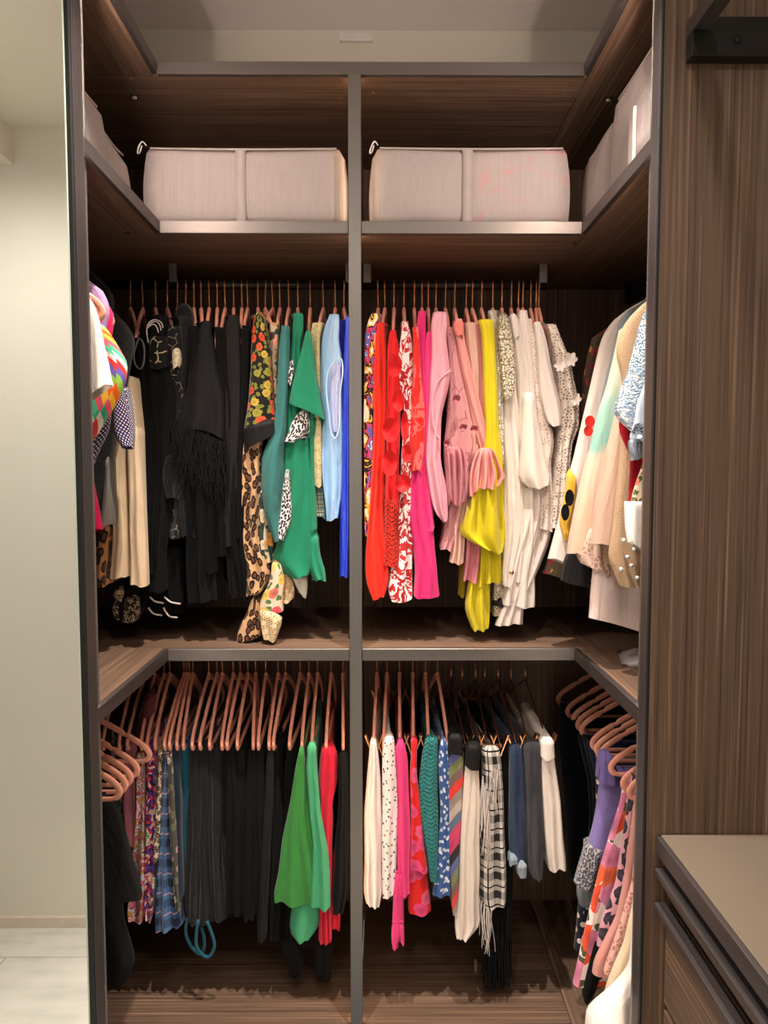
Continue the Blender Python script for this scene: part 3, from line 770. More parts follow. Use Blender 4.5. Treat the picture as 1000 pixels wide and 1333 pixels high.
def storage_box(label, x0, x1, y0, y1, z0, z1, strap, m=LINEN, face='y', zip_at=None, seed=0, sag=0.006):
    rnd = random.Random(seed); e = empty('storage_box', ((x0 + x1) / 2, (y0 + y1) / 2, z0))
    bm = bmesh.new(); addbox(bm, x0, x1, y0, y1, z0, z1)
    bmesh.ops.subdivide_edges(bm, edges=bm.edges[:], cuts=9, use_grid_fill=True)
    cx, cy, cz = (x0 + x1) / 2, (y0 + y1) / 2, (z0 + z1) / 2
    hx, hy, hz = (x1 - x0) / 2, (y1 - y0) / 2, (z1 - z0) / 2
    r = 0.028; p1, p2 = rnd.uniform(0, 6), rnd.uniform(0, 6)
    for v in bm.verts:
        q = v.co - Vector((cx, cy, cz))
        # rounded corners
        a = Vector((max(-hx + r, min(hx - r, q.x)), max(-hy + r, min(hy - r, q.y)), max(-hz + 0.012, min(hz - r * .6, q.z))))
        d = q - a
        if d.length > 1e-6:
            lim = Vector((r, r, r * .6 if q.z > 0 else 0.012)); s = Vector((d.x / lim.x, d.y / lim.y, d.z / lim.z)); L = s.length
            if L > 1: d = Vector((d.x / L, d.y / L, d.z / L))
            q = a + d
        up = (q.z + hz) / (2 * hz)
        q.z += -sag * up * (math.sin(q.x / hx * 3.0 + p1) * .5 + .5) - sag * .4 * up * math.sin(q.y * 18)
        q.y += 0.005 * math.sin(q.x * 17 + p2) * math.sin(up * 3.1) - 0.004 * math.sin(up * 3.1)
        q.x += (0.006 * math.sin(up * 3.1) - 0.010 * up) * (q.x / hx)
        v.co = q + Vector((cx, cy, cz))
    me = bpy.data.meshes.new('box_body'); bm.to_mesh(me); bm.free(); smooth(me)
    P(link('box_body', me, m), e)
    if face == 'y':
        P(cloth_band(strap - 0.012, strap + 0.012, y0 - 0.0052, z0 + 0.001, z1 - 0.012), e)
        pts = [(x0 + r * .9, y0 + .001, z1 - .010), (cx, y0 - 0.004, z1 - .011 - sag * .5), (x1 - r * .9, y0 + .001, z1 - .010)]
    else:
        xs = x0 if face == '-x' else x1; s = -1 if face == '-x' else 1
        b = None if strap is None else box('strap', min(xs, xs + s * .005) + (-.002 if s < 0 else 0), max(xs, xs + s * .005) + (0 if s < 0 else .002), strap - 0.013, strap + 0.013, z0 + 0.002, z0 + (z1 - z0) * .55, PIPE, None, 0.0015)
        if b: P(b, e)
        pts = [(xs - s * .013, y0 + r * 1.2, z1 - .008 - sag * .3), (xs - s * .011, cy, z1 - .012 - sag * .5), (xs - s * .013, y1 - r * 1.2, z1 - .008 - sag * .3)]
    P(link('zipper', tube_mesh('zipper', spline(pts, 8), 0.0026, 6), PIPE), e)
    if zip_at:
        x, s = zip_at
        P(link('zip_puller', tube_mesh('zip_puller', spline([(x, y0 - .004, z1 - .006), (x + s * .008, y0 - .010, z1 + .001), (x + s * .016, y0 - .012, z1 - .012), (x + s * .020, y0 - .010, z1 - .026), (x + s * .015, y0 - .009, z1 - .024), (x + s * .010, y0 - .008, z1 - .008)], 4), 0.0016, 6), WHITEP), e)
    tag(e, label, 'storage box', 'fabric storage boxes on the box shelf'); return e
def cloth_band(xa, xb, y, z0, z1):
    V, Fc = [], []
    for i in range(11):
        z = z0 + (z1 - z0) * i / 10; b = -0.0022 * math.sin(math.pi * i / 10) - .0006 * math.sin(i * 1.3)
        V += [Vector((xa, y + b, z)), Vector((xb, y + b * .9, z)), Vector((xb, y + b + .009, z)), Vector((xa, y + b + .009, z))]
    for i in range(10):
        for k in range(4): Fc.append((i * 4 + k, i * 4 + (k + 1) % 4, i * 4 + 4 + (k + 1) % 4, i * 4 + 4 + k))
    return link('strap', mesh_from('strap', V, Fc), PIPE)
ZS = ZT[2][1] + 0.0005
storage_box('wide off-white fabric storage box in the left bay', -0.583, -0.080, 1.772, 2.20, ZS, 2.235, -0.338, zip_at=(-0.565, -1), seed=3)
storage_box('wide sheer storage box in the right bay with contents showing', -0.026, 0.470, 1.772, 2.20, ZS, 2.237, 0.213, m=LINENP, zip_at=(-0.005, -1), seed=4)
storage_box('small fabric storage box on the left wing nearest the mirror', -1.04, -0.572, 1.325, 1.548, ZS, 2.205, None, face='+x', seed=5)
storage_box('second small storage box on the left wing by the corner', -1.04, -0.590, 1.556, 1.745, ZS, 2.195, None, face='+x', seed=6, sag=0.014)
storage_box('tall cream storage box on the right wing nearest the post', 0.507, 1.0, 1.330, 1.625, ZS, 2.262, 1.455, face='-x', seed=7)
storage_box('pale storage box in the right corner behind the tall one', 0.512, 1.0, 1.64, 1.86, ZS, 2.235, None, face='-x', seed=8, sag=0.014)
# ================================================================== CLOTHES
BK = F((13, 12, 13), .85, .35, .02); BK2 = F((8, 8, 9), .9, .35, .01); BKS = F((24, 22, 22), .6, .35, .02); CHAR = F((33, 30, 29), .85, .35, .03)
BKL = lace('black_lace', (22, 20, 21), (7, 7, 7), 150)
BKF = filigree('black_cloth_gold_filigree', (14, 13, 13), (206, 184, 146), 36, .05)
WHT = F((222, 208, 199), .8); OFFW = F((212, 196, 186), .8); WSAT = F((224, 211, 199), .5, .4, 0)
CREAM = F((232, 204, 168), .85); PEACH = F((228, 190, 168), .85); BEIGE = F((206, 172, 150), .85)
# ---------------- upper left bay
garment('dress', 'black dress with gold embroidered hem panel, by the cream trousers', 'dress',
    [(440, 172, 184), (500, 170, 196), (600, 176, 206), (700, 176, 204), (760, 150, 192), (790, 142, 184), (808, 146, 178)], BK2, 170,
    parts=[('embroidered_panel', [(780, 148, 178), (788, 143, 180), (797, 142, 180), (809, 148, 176)], filigree('gold_net_embroidery', (40, 34, 28), (196, 172, 134), 150, .14), dict(folds=1)),
           ('embroidered_flower', [(769, 148, 164), (776, 145, 166), (782, 150, 160)], lace('gold_flower_embroidery', (196, 172, 134), (30, 26, 24), 160), dict(folds=3))])
garment('top', 'black strappy top with grey piped armhole loop', 'top', [(436, 180, 198), (480, 178, 202), (560, 182, 212), (690, 184, 208), (750, 190, 214)], BK2, 186, htip=176,
    parts=[lambda: px_tube('strap_loop', [(181, 441), (186, 446), (188, 458), (187, 472), (183, 480), (177, 476), (174, 464), (177, 450)], 1.775, 0.0022, F((110, 108, 106), .7), 4, True)])
garment('dress', 'black dress with white striped neckband and gold scrollwork', 'dress',
    [(410, 197, 215), (440, 191, 218), (478, 190, 222), (500, 190, 236), (560, 194, 240), (620, 200, 230), (720, 194, 214), (770, 192, 216)], BK, 202.6,
    parts=[('scrollwork_panel', [(440, 191, 217), (460, 190, 221), (479, 190, 222)], BKF, dict(Yf=1.792, folds=1)),
           lambda: px_tube('neck_stripe', [(193, 446), (191, 430), (194, 420), (202, 416), (210, 420), (212, 427)], 1.782, 0.0014, WHT),
           lambda: px_tube('neck_stripe', [(192, 428), (196, 421), (203, 418.5), (208, 423), (209.5, 430)], 1.781, 0.0014, WHT),
           lambda: px_tube('neck_stripe', [(193, 426), (198, 422.5), (202, 423), (205, 428), (206, 433)], 1.780, 0.0013, WHT)])
garment('blouse', 'black blouse with pale gold cuff motif', 'blouse',
    [(424, 217, 234), (445, 216, 238), (480, 219, 238), (520, 228, 240), (600, 222, 242), (700, 206, 232)], filigree('black_cloth_faint_gold', (16, 15, 15), (150, 138, 116), 42, .03), 218,
    parts=[('gold_motif', [(457, 223, 234), (468, 223, 235), (479, 225, 232)], filigree('pale_gold_motif', (226, 212, 178), (120, 96, 60), 160, .08), dict(folds=1))])
garment('blouse', 'black lace blouse with ruffled collar and sparkling trim', 'blouse',
    [(412, 232, 250), (440, 236, 250), (480, 236, 250), (560, 232, 246), (620, 228, 246), (700, 236, 252)], BKL, 231,
    parts=[('ruffled_collar', [(399, 230, 246), (406, 226, 249), (416, 228, 250), (424, 234, 247)], lace('black_beaded_lace', (26, 24, 24), (7, 7, 7), 170), dict(Yf=1.86, folds=5, amp=1.6)),
           ('lace_cuff', [(596, 212, 240), (615, 208, 240), (635, 209, 238), (650, 214, 236)], crochet('black_crochet', (30, 28, 28), (9, 8, 8), 90), dict(folds=2))])
garment('dress', 'long black dress with ruched side seam beside the feathered cape', 'dress', [(424, 243, 256), (500, 240, 254), (620, 240, 262), (700, 240, 268), (787, 243, 265)], BK2, 242, hang=True)
garment('dress', 'plain black dress first of three behind the feathered cape', 'dress', [(424, 250, 259), (500, 248, 262), (640, 252, 276), (784, 258, 280)], BK, 252.6)
garment('dress', 'plain black dress second of three behind the feathered cape', 'dress', [(420, 259, 268), (500, 256, 270), (640, 262, 282), (745, 266, 282)], BK2, 262)
garment('cape', 'black cape blouse with a deep feather fringe', 'blouse',
    [(418, 264, 272), (426, 258, 273), (470, 252, 280), (516, 236, 290), (548, 224, 292, 574)], F((26, 24, 24), .75, .35, .02), 272.5, folds=2, amp=.6, dep=.42, Yf=1.785,
    parts=[lambda: fringe('feather_fringe', [(224, 546), (240, 552), (262, 564), (292, 576)], (48, 82), 520, F((22, 20, 21), .6, .35, .02), 1.775, 0.0011, seed=5, curl=.012)])
garment('dress', 'black sleeveless dress with the hanger tip showing', 'dress', [(426, 279, 290), (470, 281, 292), (560, 284, 296), (640, 270, 300), (724, 280, 300)], BK2, 283, htip=281)
garment('dress', 'black pleated dress between cape and charcoal jacket', 'dress', [(428, 287, 294), (500, 288, 298), (640, 290, 308), (775, 296, 316)], BK2, 293, htip=287)
garment('jacket', 'charcoal black long-sleeved jacket right of the feathered cape', 'jacket',
    [(410, 297, 309), (425, 292, 312), (480, 291, 314), (600, 292, 313), (660, 292, 309), (700, 288, 306), (711, 287, 308)], CHAR, 304.4, folds=3)
garment('top', 'black camisole on the hanger left of the floral sleeve', 'top', [(428, 314, 321), (480, 312, 320), (560, 310, 318), (700, 306, 320)], BK2, 315, htip=313)
garment('dress', 'long black dress tucked behind the leopard print dress', 'dress', [(424, 317, 325), (500, 314, 322), (640, 304, 318), (780, 300, 320)], BK2, 322.4, htip=316)
LEO = leopard('leopard_print')
garment('dress', 'leopard print dress with black floral sleeve and dark cuff', 'dress',
    [(410, 331, 342), (430, 326, 348), (480, 325, 350), (594, 313.6, 339), (651, 311.5, 339), (711, 313.6, 338), (735, 316, 349), (762, 317.6, 351), (780, 318.6, 337, 772)], LEO, 336, folds=2,
    parts=[('floral_sleeve', [(410, 331, 342), (430, 327, 347), (455, 325, 351), (490, 324, 354), (530, 320, 357), (560, 315, 359, 548)], floral('black_floral_print', (28, 25, 22), [(224, 76, 40), (205, 170, 70), (160, 150, 60), (214, 92, 50)], 34, .34, (126, 128, 52)), dict(folds=1, dep=.10, amp=.5)),
           ('cuff', [(559, 314, 360, 547), (588, 315, 363, 560)], BKS, dict(folds=1, amp=.4, dep=.10, Yf=1.780)),
           ('skirt_train', [(782, 326, 338), (805, 318, 338), (822, 306, 340, 822), (836, 306, 338, 832)], LEO, dict(Yf=1.81, folds=3))])
garment('blouse', 'cream blouse with brown blossom print beside the floral sleeve', 'blouse', [(420, 351, 363), (450, 350, 362), (510, 350, 361), (560, 350, 360), (640, 345, 358), (700, 336, 352), (731, 338, 356)],
    floral('cream_brown_blossom', (214, 190, 160), [(186, 120, 66), (90, 74, 60), (206, 150, 96)], 30, .34, (64, 88, 74)), 345.6, Yf=1.82)
garment('dress', 'green and amber blossom print dress hem below the teal knit', 'dress', [(640, 337, 346), (680, 336, 352), (722, 337, 357), (734, 340, 352)],
    floral('dark_green_amber_floral', (50, 70, 62), [(222, 196, 160), (218, 148, 62), (226, 206, 180)], 30, .36, (38, 60, 52)), 355, Yf=1.815, shoulder=0)
garment('blouse', 'rose print blouse with cream lace edge at the hem', 'blouse', [(735, 353, 366), (760, 350, 372), (782, 336, 366), (800, 336, 367)],
    floral('rose_print', (232, 204, 176), [(222, 116, 104), (206, 84, 92), (226, 190, 90)], 26, .36, (86, 120, 70)), 364.4, shoulder=0, Yf=1.80,
    parts=[('lace_edge', [(797, 336, 366, 806), (815, 337, 366), (835, 342, 359, 833)], lace('cream_lace', (232, 208, 164), (150, 118, 76), 190), dict(folds=1)),
           ('lace_flap', [(748, 364, 376), (765, 366, 383), (786, 367, 382, 780)], lace('cream_lace_flap', (222, 196, 154), (140, 108, 70), 190), dict(folds=1, Yf=1.82))])
garment('top', 'teal ribbed knit top with draped sleeve', 'top', [(424, 366, 376), (450, 362, 377), (510, 360, 374), (560, 355, 372), (590, 340, 368), (640, 338, 368), (672, 342, 366), (704, 356, 363)],
    stripes('teal_rib', [(52, 112, 110), (62, 124, 120)], 0.004), 376, folds=1, Yf=1.782)
EMER = F((28, 128, 94), .55, .4); SPK = blot('white_black_speckle', (232, 224, 224), [(40, 34, 40), (226, 216, 218), (60, 52, 60)], 150)
SPK = leopard('white_black_leopard_motif', (236, 228, 226), (34, 30, 36), (52, 46, 52), 150, .6)
garment('blouse', 'emerald green satin blouse with white leopard motifs', 'blouse',
    [(408, 382, 394), (424, 380, 395), (445, 379, 391), (480, 376, 392), (520, 373, 397), (560, 369, 403), (594, 368, 404), (630, 368, 409), (661, 365, 411), (691, 361, 413), (722, 357, 411), (736, 349, 409), (752, 380, 400)], EMER, 388, folds=2, amp=.7,
    parts=[('printed_motif', [(616, 371, 376), (640, 367, 377), (661, 365, 380), (682, 361, 379), (702, 360, 368)], SPK, dict(Yf=1.786, folds=1, amp=.2, dep=.03)),
           ('printed_motif', [(534, 392, 400), (546, 378, 402), (560, 376, 402), (574, 369, 386)], SPK, dict(Yf=1.786, folds=1, amp=.2, dep=.03)),
           ('printed_motif', [(472, 377, 382), (486, 375, 383), (499, 374, 379)], SPK, dict(Yf=1.789, folds=1, amp=.2, dep=.03)),
           ('hem_flap', [(700, 404, 413), (725, 402, 416), (742, 402, 423), (757, 410, 424)], EMER, dict(Yf=1.80, folds=2)),
           ('hem_flap', [(752, 378, 400), (765, 385, 400), (777, 394, 399)], F((206, 200, 190), .7), dict(Yf=1.83, folds=2))])
garment('blouse', 'emerald blouse with wide triangular sleeve right of the motifs', 'blouse', [(440, 399, 404), (470, 398, 408), (540, 402, 412), (600, 404, 410), (690, 404, 412)], EMER, 404, folds=1,
    parts=[('wide_sleeve', [(434, 397, 404), (460, 390, 408), (490, 382, 412), (516, 375, 418, 524), (524, 374, 423, 546)], EMER, dict(Yf=1.770, folds=1, amp=.5, dep=.09, hem=.002)),
           ('sleeve_underside', [(545, 402, 423), (558, 403, 421), (576, 404, 411)], F((24, 96, 72), .6), dict(Yf=1.80, folds=1, dep=.06))])  # underside of the wide sleeve in a darker green
garment('top', 'beige gold brocade top with plaid hem', 'top', [(420, 406, 420), (440, 402, 416), (500, 405, 417), (560, 405, 419), (632, 405, 419)],
    filigree('beige_gold_brocade', (196, 180, 132), (150, 132, 86), 130, .10), 421,
    parts=[('plaid_hem', [(632, 407, 420), (655, 409, 422), (674, 411, 423)], plaid('beige_teal_plaid', (196, 186, 156), (86, 130, 136), (40, 40, 40), .022), dict(Yf=1.82, dep=.2))])
LBL = satin((150, 190, 230))
garment('blouse', 'pale blue satin blouse with piped armhole', 'blouse',
    [(409, 429, 441), (420, 423, 442), (440, 418, 440), (466, 415, 446), (500, 415, 446), (540, 417, 447), (600, 417, 448), (641, 421, 445), (661, 423, 442), (677, 424, 440)], LBL, 436.6, folds=2,
    parts=[lambda: px_tube('armhole_piping', [(445, 470), (446, 486), (443, 510), (442, 540), (441, 560), (436, 571), (431, 562), (428, 535), (425, 510), (427, 485), (435, 470), (441, 466)], 1.781, 0.0018, F((190, 214, 240), .5), 5, True),
           ('lining', [(476, 429, 443), (500, 427, 441), (540, 430, 440), (564, 434, 439)], F((176, 186, 226), .6), dict(Yf=1.792, folds=2, dep=.02))])
garment('top', 'royal blue velvet top behind the pale blue satin', 'top', [(416, 438, 449), (450, 442, 451), (520, 445, 451), (640, 440, 450)], F((26, 34, 140), .5, .6), 448, htip=453, Yf=1.83, dep=.36)
garment('dress', 'royal blue dress hanging beside the central post', 'dress', [(412, 450, 454.5), (470, 447, 454.5), (540, 446, 454.5), (620, 445, 454.5), (700, 442, 454), (752, 442, 453)], satin((30, 56, 190)), None, Yf=1.795, dep=.40, folds=2)
# ---------------- upper right bay
garment('shirt', 'multicolour graphic print shirt beside the central post', 'shirt', [(408, 483, 495), (422, 477, 493), (440, 475, 490), (520, 473.5, 487), (600, 473.5, 486), (650, 474, 482), (700, 475, 479)],
    blot('graphic_print', (236, 228, 220), [(60, 104, 196), (196, 62, 110), (30, 26, 30), (226, 180, 60), (234, 226, 220)], 26), 492, Yf=1.82, dep=.38)
garment('dress', 'long scarlet gathered dress second on the right rail', 'dress', [(420, 492, 499), (440, 488, 502), (480, 487, 504), (540, 486, 503), (600, 485, 501), (641, 482, 501), (701, 478, 502), (742, 475, 507), (764, 476, 506), (779, 484, 501)], F((226, 40, 22), .5), 501, folds=3)
RED = F((214, 26, 30), .6)
garment('dress', 'red dress with round petals and crocheted hem', 'dress', [(430, 508, 515), (452, 504, 520), (520, 503, 522), (600, 502, 520), (650, 502, 522), (680, 502, 521)], RED, 513, folds=2,
    parts=[('crochet_hem', [(651, 500, 520), (700, 500, 521), (737, 498, 522)], crochet('red_crochet', (214, 44, 24), (110, 10, 8), 60), dict(folds=2, Yf=1.795)),
           lambda: petal('petal', 514, 476, 9, 15, 1.775, RED), lambda: petal('petal', 519, 522, 8, 14, 1.772, RED, 1),
           lambda: petal('petal', 509, 560, 11, 16, 1.768, RED, 2), lambda: petal('petal', 527, 555, 5, 20, 1.772, RED, 3), lambda: petal('petal', 507, 603, 10, 17, 1.772, RED, 4),
           lambda: petal('petal', 529, 590, 6, 12, 1.766, RED, 5), lambda: petal('petal', 525, 629, 10, 12, 1.766, RED, 6)])
garment('blouse', 'red and white brush print blouse right of the petal dress', 'blouse', [(418, 524, 531), (440, 522, 537), (468, 516, 539), (500, 520, 539), (540, 527, 538), (600, 522, 536), (680, 519, 536), (720, 511, 538), (770, 504, 538), (783, 510, 537)],
    blot('red_white_brush', (234, 220, 216), [(176, 26, 34), (236, 226, 222), (190, 40, 44)], 24), 526, folds=2)
garment('blouse', 'coral and red ruched blouse between brush print and magenta', 'blouse', [(426, 538, 545), (460, 538, 547), (500, 537, 550), (540, 535, 554), (580, 532, 554), (614, 537, 549)], blot('coral_red', (228, 38, 30), [(232, 104, 100), (226, 40, 30), (222, 52, 44)], 14), 539.4, Yf=1.79, folds=2)
garment('shirt', 'magenta cotton shirt with long open cuff', 'shirt', [(405, 545, 554), (430, 542, 555), (480, 546, 554), (560, 545, 556), (620, 533, 558), (671, 531, 565), (712, 537, 566), (740, 540, 570), (778, 539, 574)], F((214, 44, 112), .8), 549.4, folds=3)
garment('top', 'hot pink strap top left of the pale pink satin', 'top', [(432, 556, 562), (454, 552, 565), (500, 551, 562), (560, 553, 561), (610, 553, 559), (690, 556, 566)], F((232, 62, 128), .7), 557.6)
garment('blouse', 'pale pink satin blouse with large open armhole', 'blouse', [(406, 565, 582), (418, 561, 585), (436, 562, 582), (470, 562, 586), (490, 560, 588), (540, 558, 576), (600, 555, 574), (641, 559, 584), (668, 566, 585), (678, 575, 583)], satin((222, 158, 172)), 567.6, folds=2, Yf=1.782,
    parts=[lambda: px_tube('armhole_edge', [(587, 482), (577, 490), (568, 500), (563, 520), (563, 545), (568, 565), (573, 572)], 1.778, 0.0022, F((226, 164, 178), .5))])
MAUVE = filigree('dusty_mauve_with_rosettes', (204, 142, 144), (168, 96, 100), 24, .035)
garment('blouse', 'dusty mauve organza blouse with sewn rosettes and ruffles', 'blouse', [(426, 581, 590), (460, 585, 598), (500, 586, 608), (540, 583, 622), (575, 580, 630), (600, 580, 625), (640, 583, 607), (690, 580, 602), (717, 574, 590)], MAUVE, 580, folds=3,
    parts=[('ruffled_cuff', [(586, 580, 606), (606, 581, 610), (640, 582, 610), (656, 586, 606)], F((196, 122, 130), .7), dict(folds=4, amp=9.0, nf=33, Yf=1.768, hem=.006)),
           lambda: petal('rosette', 603, 556, 5, 4, 1.77, F((176, 98, 104))), lambda: petal('rosette', 617, 558, 5, 4, 1.768, F((176, 98, 104))), lambda: petal('rosette', 594, 519, 5, 5, 1.775, F((176, 98, 104))), lambda: petal('rosette', 581, 577, 4, 4, 1.77, F((176, 98, 104)))])
PCH = F((226, 150, 142), .7)
garment('blouse', 'peach pink blouse with full ruffled cuff', 'blouse', [(415, 593, 602), (424, 590, 605), (440, 595, 605), (470, 599, 612), (500, 606, 620), (540, 614, 630), (575, 622, 640), (592, 628, 646)], PCH, 592, folds=2, Yf=1.79,
    parts=[('ruffled_cuff', [(588, 622, 646), (602, 616, 653), (618, 612, 660), (632, 610, 661, 622), (645, 611, 656, 628)], PCH, dict(folds=6, amp=11.0, nf=41, Yf=1.760, dep=.06, hem=.006)),
           ('rolled_collar', [(420, 591, 605), (430, 591, 605), (438, 596, 604)], F((214, 122, 112), .7), dict(folds=1, Yf=1.782))])
garment('top', 'beige top with knotted scarf collar right of the peach blouse', 'top', [(420, 606, 620), (450, 607, 627), (478, 612, 627), (520, 616, 626), (600, 610, 622), (690, 588, 606), (712, 588, 606), (733, 585, 605)], F((214, 170, 152), .75), 607, folds=3, amp=1.3)
garment('shirt', 'dusty rose shirt hanging left of the yellow dress', 'shirt', [(422, 619, 629), (460, 624, 631), (520, 624, 631), (600, 618, 630), (690, 608, 628), (740, 606, 625), (758, 604, 622)], stripes('dusty_rose_rib', [(190, 110, 118), (204, 124, 130)], .006), 615)
YEL = F((206, 188, 22), .7)
garment('dress', 'yellow chiffon dress with layered handkerchief hem', 'dress', [(416, 624, 644), (430, 628, 645), (470, 630, 647), (520, 630, 650), (560, 634, 652), (600, 630, 656), (640, 616, 659), (675, 606, 660), (694, 598, 660, 700), (700, 600, 659, 712), (716, 632, 655, 720)], YEL, 627, folds=2, Yf=1.772, dep=.43,
    parts=[('hem_layer', [(690, 622, 655), (725, 626, 655), (764, 622, 656, 758)], YEL, dict(folds=3, amp=4, Yf=1.80)),
           ('hem_layer', [(745, 612, 640), (775, 608, 640), (796, 606, 640), (820, 615, 637)], YEL, dict(folds=3, amp=4, Yf=1.81)),
           ('hem_layer', [(738, 600, 610), (776, 597, 607)], F((176, 156, 20), .7), dict(folds=1, Yf=1.88))])
SILV = sequin('silver_sequins', (182, 174, 156), (226, 216, 198))
garment('top', 'silver sequinned top right of the yellow dress', 'top', [(404, 636, 647), (432, 644, 653), (480, 646, 655), (540, 648, 656), (605, 652, 656)], SILV, 641.6)
garment('trousers', 'cream jacquard trouser leg with black band below the whites', 'trousers', [(700, 644, 656), (757, 643, 656), (802, 643, 658)], lace('cream_black_jacquard', (228, 212, 180), (60, 50, 42), 190), None, Yf=1.83, dep=.2, shoulder=0,
    parts=[('band', [(784, 642, 658), (790, 642, 658)], BKS, dict(folds=1, Yf=1.822, dep=.03))])
garment('dress', 'ivory gown with pearl beaded shoulder', 'dress', [(413, 651, 662), (434, 649, 668), (472, 652, 672), (512, 655, 674), (560, 656, 682), (620, 656, 690), (680, 656, 690), (740, 655, 676), (764, 656, 671)], WSAT, 653.5, folds=3,
    parts=[('beaded_shoulder', [(411, 651, 662), (434, 648.5, 668.5), (472, 652, 672.5), (505, 655, 672), (518, 657, 668)], pearls('pearl_beading', (236, 222, 194)), dict(folds=1, amp=.3, Yf=1.778, dep=.10)),
           lambda: button('cuff_button', 666, 745, 1.78, .006, GOLD)])
garment('blouse', 'white satin blouse with full bell sleeve', 'blouse', [(414, 665, 676), (440, 668, 684), (500, 674, 692), (560, 676, 696), (640, 676, 700), (700, 672, 700), (760, 672, 690)], WSAT, 665.7, folds=2,
    parts=[('bell_sleeve', [(515, 683, 697), (560, 680, 705), (600, 678, 714), (627, 677, 722), (634, 690, 716)], WSAT, dict(folds=2, Yf=1.768, dep=.08)), ('collar', [(412, 665, 674), (424, 666, 676), (440, 669, 676)], WHT, dict(folds=1, Yf=1.79))])
garment('shirt', 'white cotton shirt with raised collar, first of two', 'shirt', [(404, 677, 687), (430, 676, 692), (470, 681, 696), (560, 690, 706), (660, 684, 712), (720, 668, 700), (790, 655, 698)], WHT, 675, folds=3, Yf=1.80)
garment('shirt', 'white cotton shirt with long tail, second of two', 'shirt', [(415, 683, 693), (470, 686, 700), (560, 694, 712), (660, 690, 722), (705, 686, 722, 700), (780, 660, 686), (815, 647, 684)], OFFW, 680.7, folds=3, Yf=1.805)
garment('blouse', 'white blouse with embroidered sleeve band and gathered cuff', 'blouse', [(424, 690, 702), (480, 694, 706), (540, 698, 712), (560, 700, 722), (580, 702, 724), (600, 706, 718), (690, 700, 722)], lace('white_embroidery', (232, 216, 204), (196, 176, 160), 110), 691, folds=3, Yf=1.80)
garment('blouse', 'white blouse with long tapered sleeve before the lace dress', 'blouse', [(419, 696, 704), (438, 699, 712), (478, 702, 720), (517, 705, 730), (545, 710, 735), (553, 716, 733)], WHT, 698, folds=2, Yf=1.782)
FLACE = lace('white_guipure_lace', (236, 220, 206), (150, 126, 108), 130, .10)
garment('dress', 'white guipure lace dress with flower shaped edging', 'dress', [(422, 713, 725), (440, 718, 732), (468, 724, 744), (497, 727, 750), (526, 730, 757), (556, 730, 757), (574, 728, 747), (640, 722, 740), (690, 716, 736)], FLACE, 701.6, htip=708, folds=3,
    parts=[lambda: petal('lace_flower', 743, 468, 9, 10, 1.768, WHT, 0, .004, 6), lambda: petal('lace_flower', 729, 476, 8, 9, 1.766, WHT, 2, .004, 6), lambda: petal('lace_flower', 750, 520, 7, 9, 1.768, WHT, 1, .004, 6)])
# ---------------- upper left wing
LIL = F((190, 150, 196), .75)
wgarment('top', 'white short-sleeved top nearest the mirror on the left wing', 'top', [(386, 116), (393, 121), (407, 126.5), (428, 132), (453, 136), (470, 141), (499, 146), (504, 148)], WHT, 1.40, -1, hemfar=(119, 523))
wgarment('top', 'lilac top showing a pink hanger end on the left wing', 'top', [(379, 134), (392, 141), (404, 143), (425, 139), (470, 130), (560, 118)], LIL, 1.52, -1, hy=1.47, hdx=0.016)
wgarment('dress', 'hot pink dress hanging low on the left wing', 'dress', [(399, 143), (410, 150), (436, 146), (500, 130), (600, 119), (625, 121.5), (688, 134)], F((236, 36, 98), .75), 1.56, -1, hemfar=(122, 698))
wgarment('blouse', 'rainbow striped blouse with flared sleeve on the left wing', 'blouse', [(424, 136), (439, 147), (456, 157), (474, 167.5), (480, 165), (500, 164), (510, 159), (530, 148.5), (548, 137.5), (574, 121)],
    stripes('rainbow_stripes', [(236, 180, 50), (238, 96, 30), (150, 200, 70), (108, 100, 190), (226, 60, 60), (240, 226, 214), (70, 180, 140), (232, 90, 110)], 0.085, -0.75, .03), 1.50, -1, th=.02)
NVD = dots('navy_polka_dots', (42, 44, 88), (226, 204, 200), 150, .27)
wgarment('blouse', 'navy polka dot blouse beneath the rainbow stripes', 'blouse', [(500, 150), (543, 144), (563, 142), (574, 135), (603, 122)], NVD, 1.545, -1, shoulder=0, hang=False,
    parts=[lambda: strip('sleeve', [(508, 152, 160), (530, 146, 164), (551, 144, 167), (568, 145, 168), (582, 158, 169.5)], NVD, 1.60, .05)])
wgarment('jacket', 'black jacket with rounded shoulder under the left rail', 'jacket', [(368, 135), (377, 145), (388, 149.5), (402, 148), (450, 140), (560, 128), (640, 121)], BK2, 1.60, -1, hang=False)
wgarment('blouse', 'black eyelet blouse at the left corner', 'blouse', [(413, 156), (424, 167), (440, 176), (459, 173), (500, 166), (560, 152), (620, 142), (690, 130)], dots('black_eyelet', (34, 32, 31), (10, 10, 10), 70, .16, .4), 1.68, -1, th=.02, hang=False)
fin(strip('knit_top', [(600, 137, 140), (630, 135, 140.5), (655, 132, 141), (674, 129, 141.5), (684, 130, 140)], F((100, 93, 84)), 1.61, .04), 'grey knit top hem beside the hot pink dress', 'top', 'garments on the wing rails')
fin(strip('skirt', [(690, 124, 140), (698, 123, 138), (720, 122.6, 137), (748, 123.6, 134), (764, 124.5, 136)], leopard('amber_leopard', (176, 122, 72), (30, 24, 22), (84, 56, 40), 40), 1.70, .10), 'amber leopard print skirt hem below the hot pink dress', 'skirt', 'garments on the wing rails')
e = empty('trousers', tuple(atY(165, 765, 1.74))); fin(e, 'cream trousers with two straight legs on the left wing', 'trousers', 'garments on the wing rails')
P(strip('waist', [(494, 165, 170), (527, 163, 174), (560, 152, 177), (585, 146, 179)], CREAM, 1.735, .10, folds=3), e)
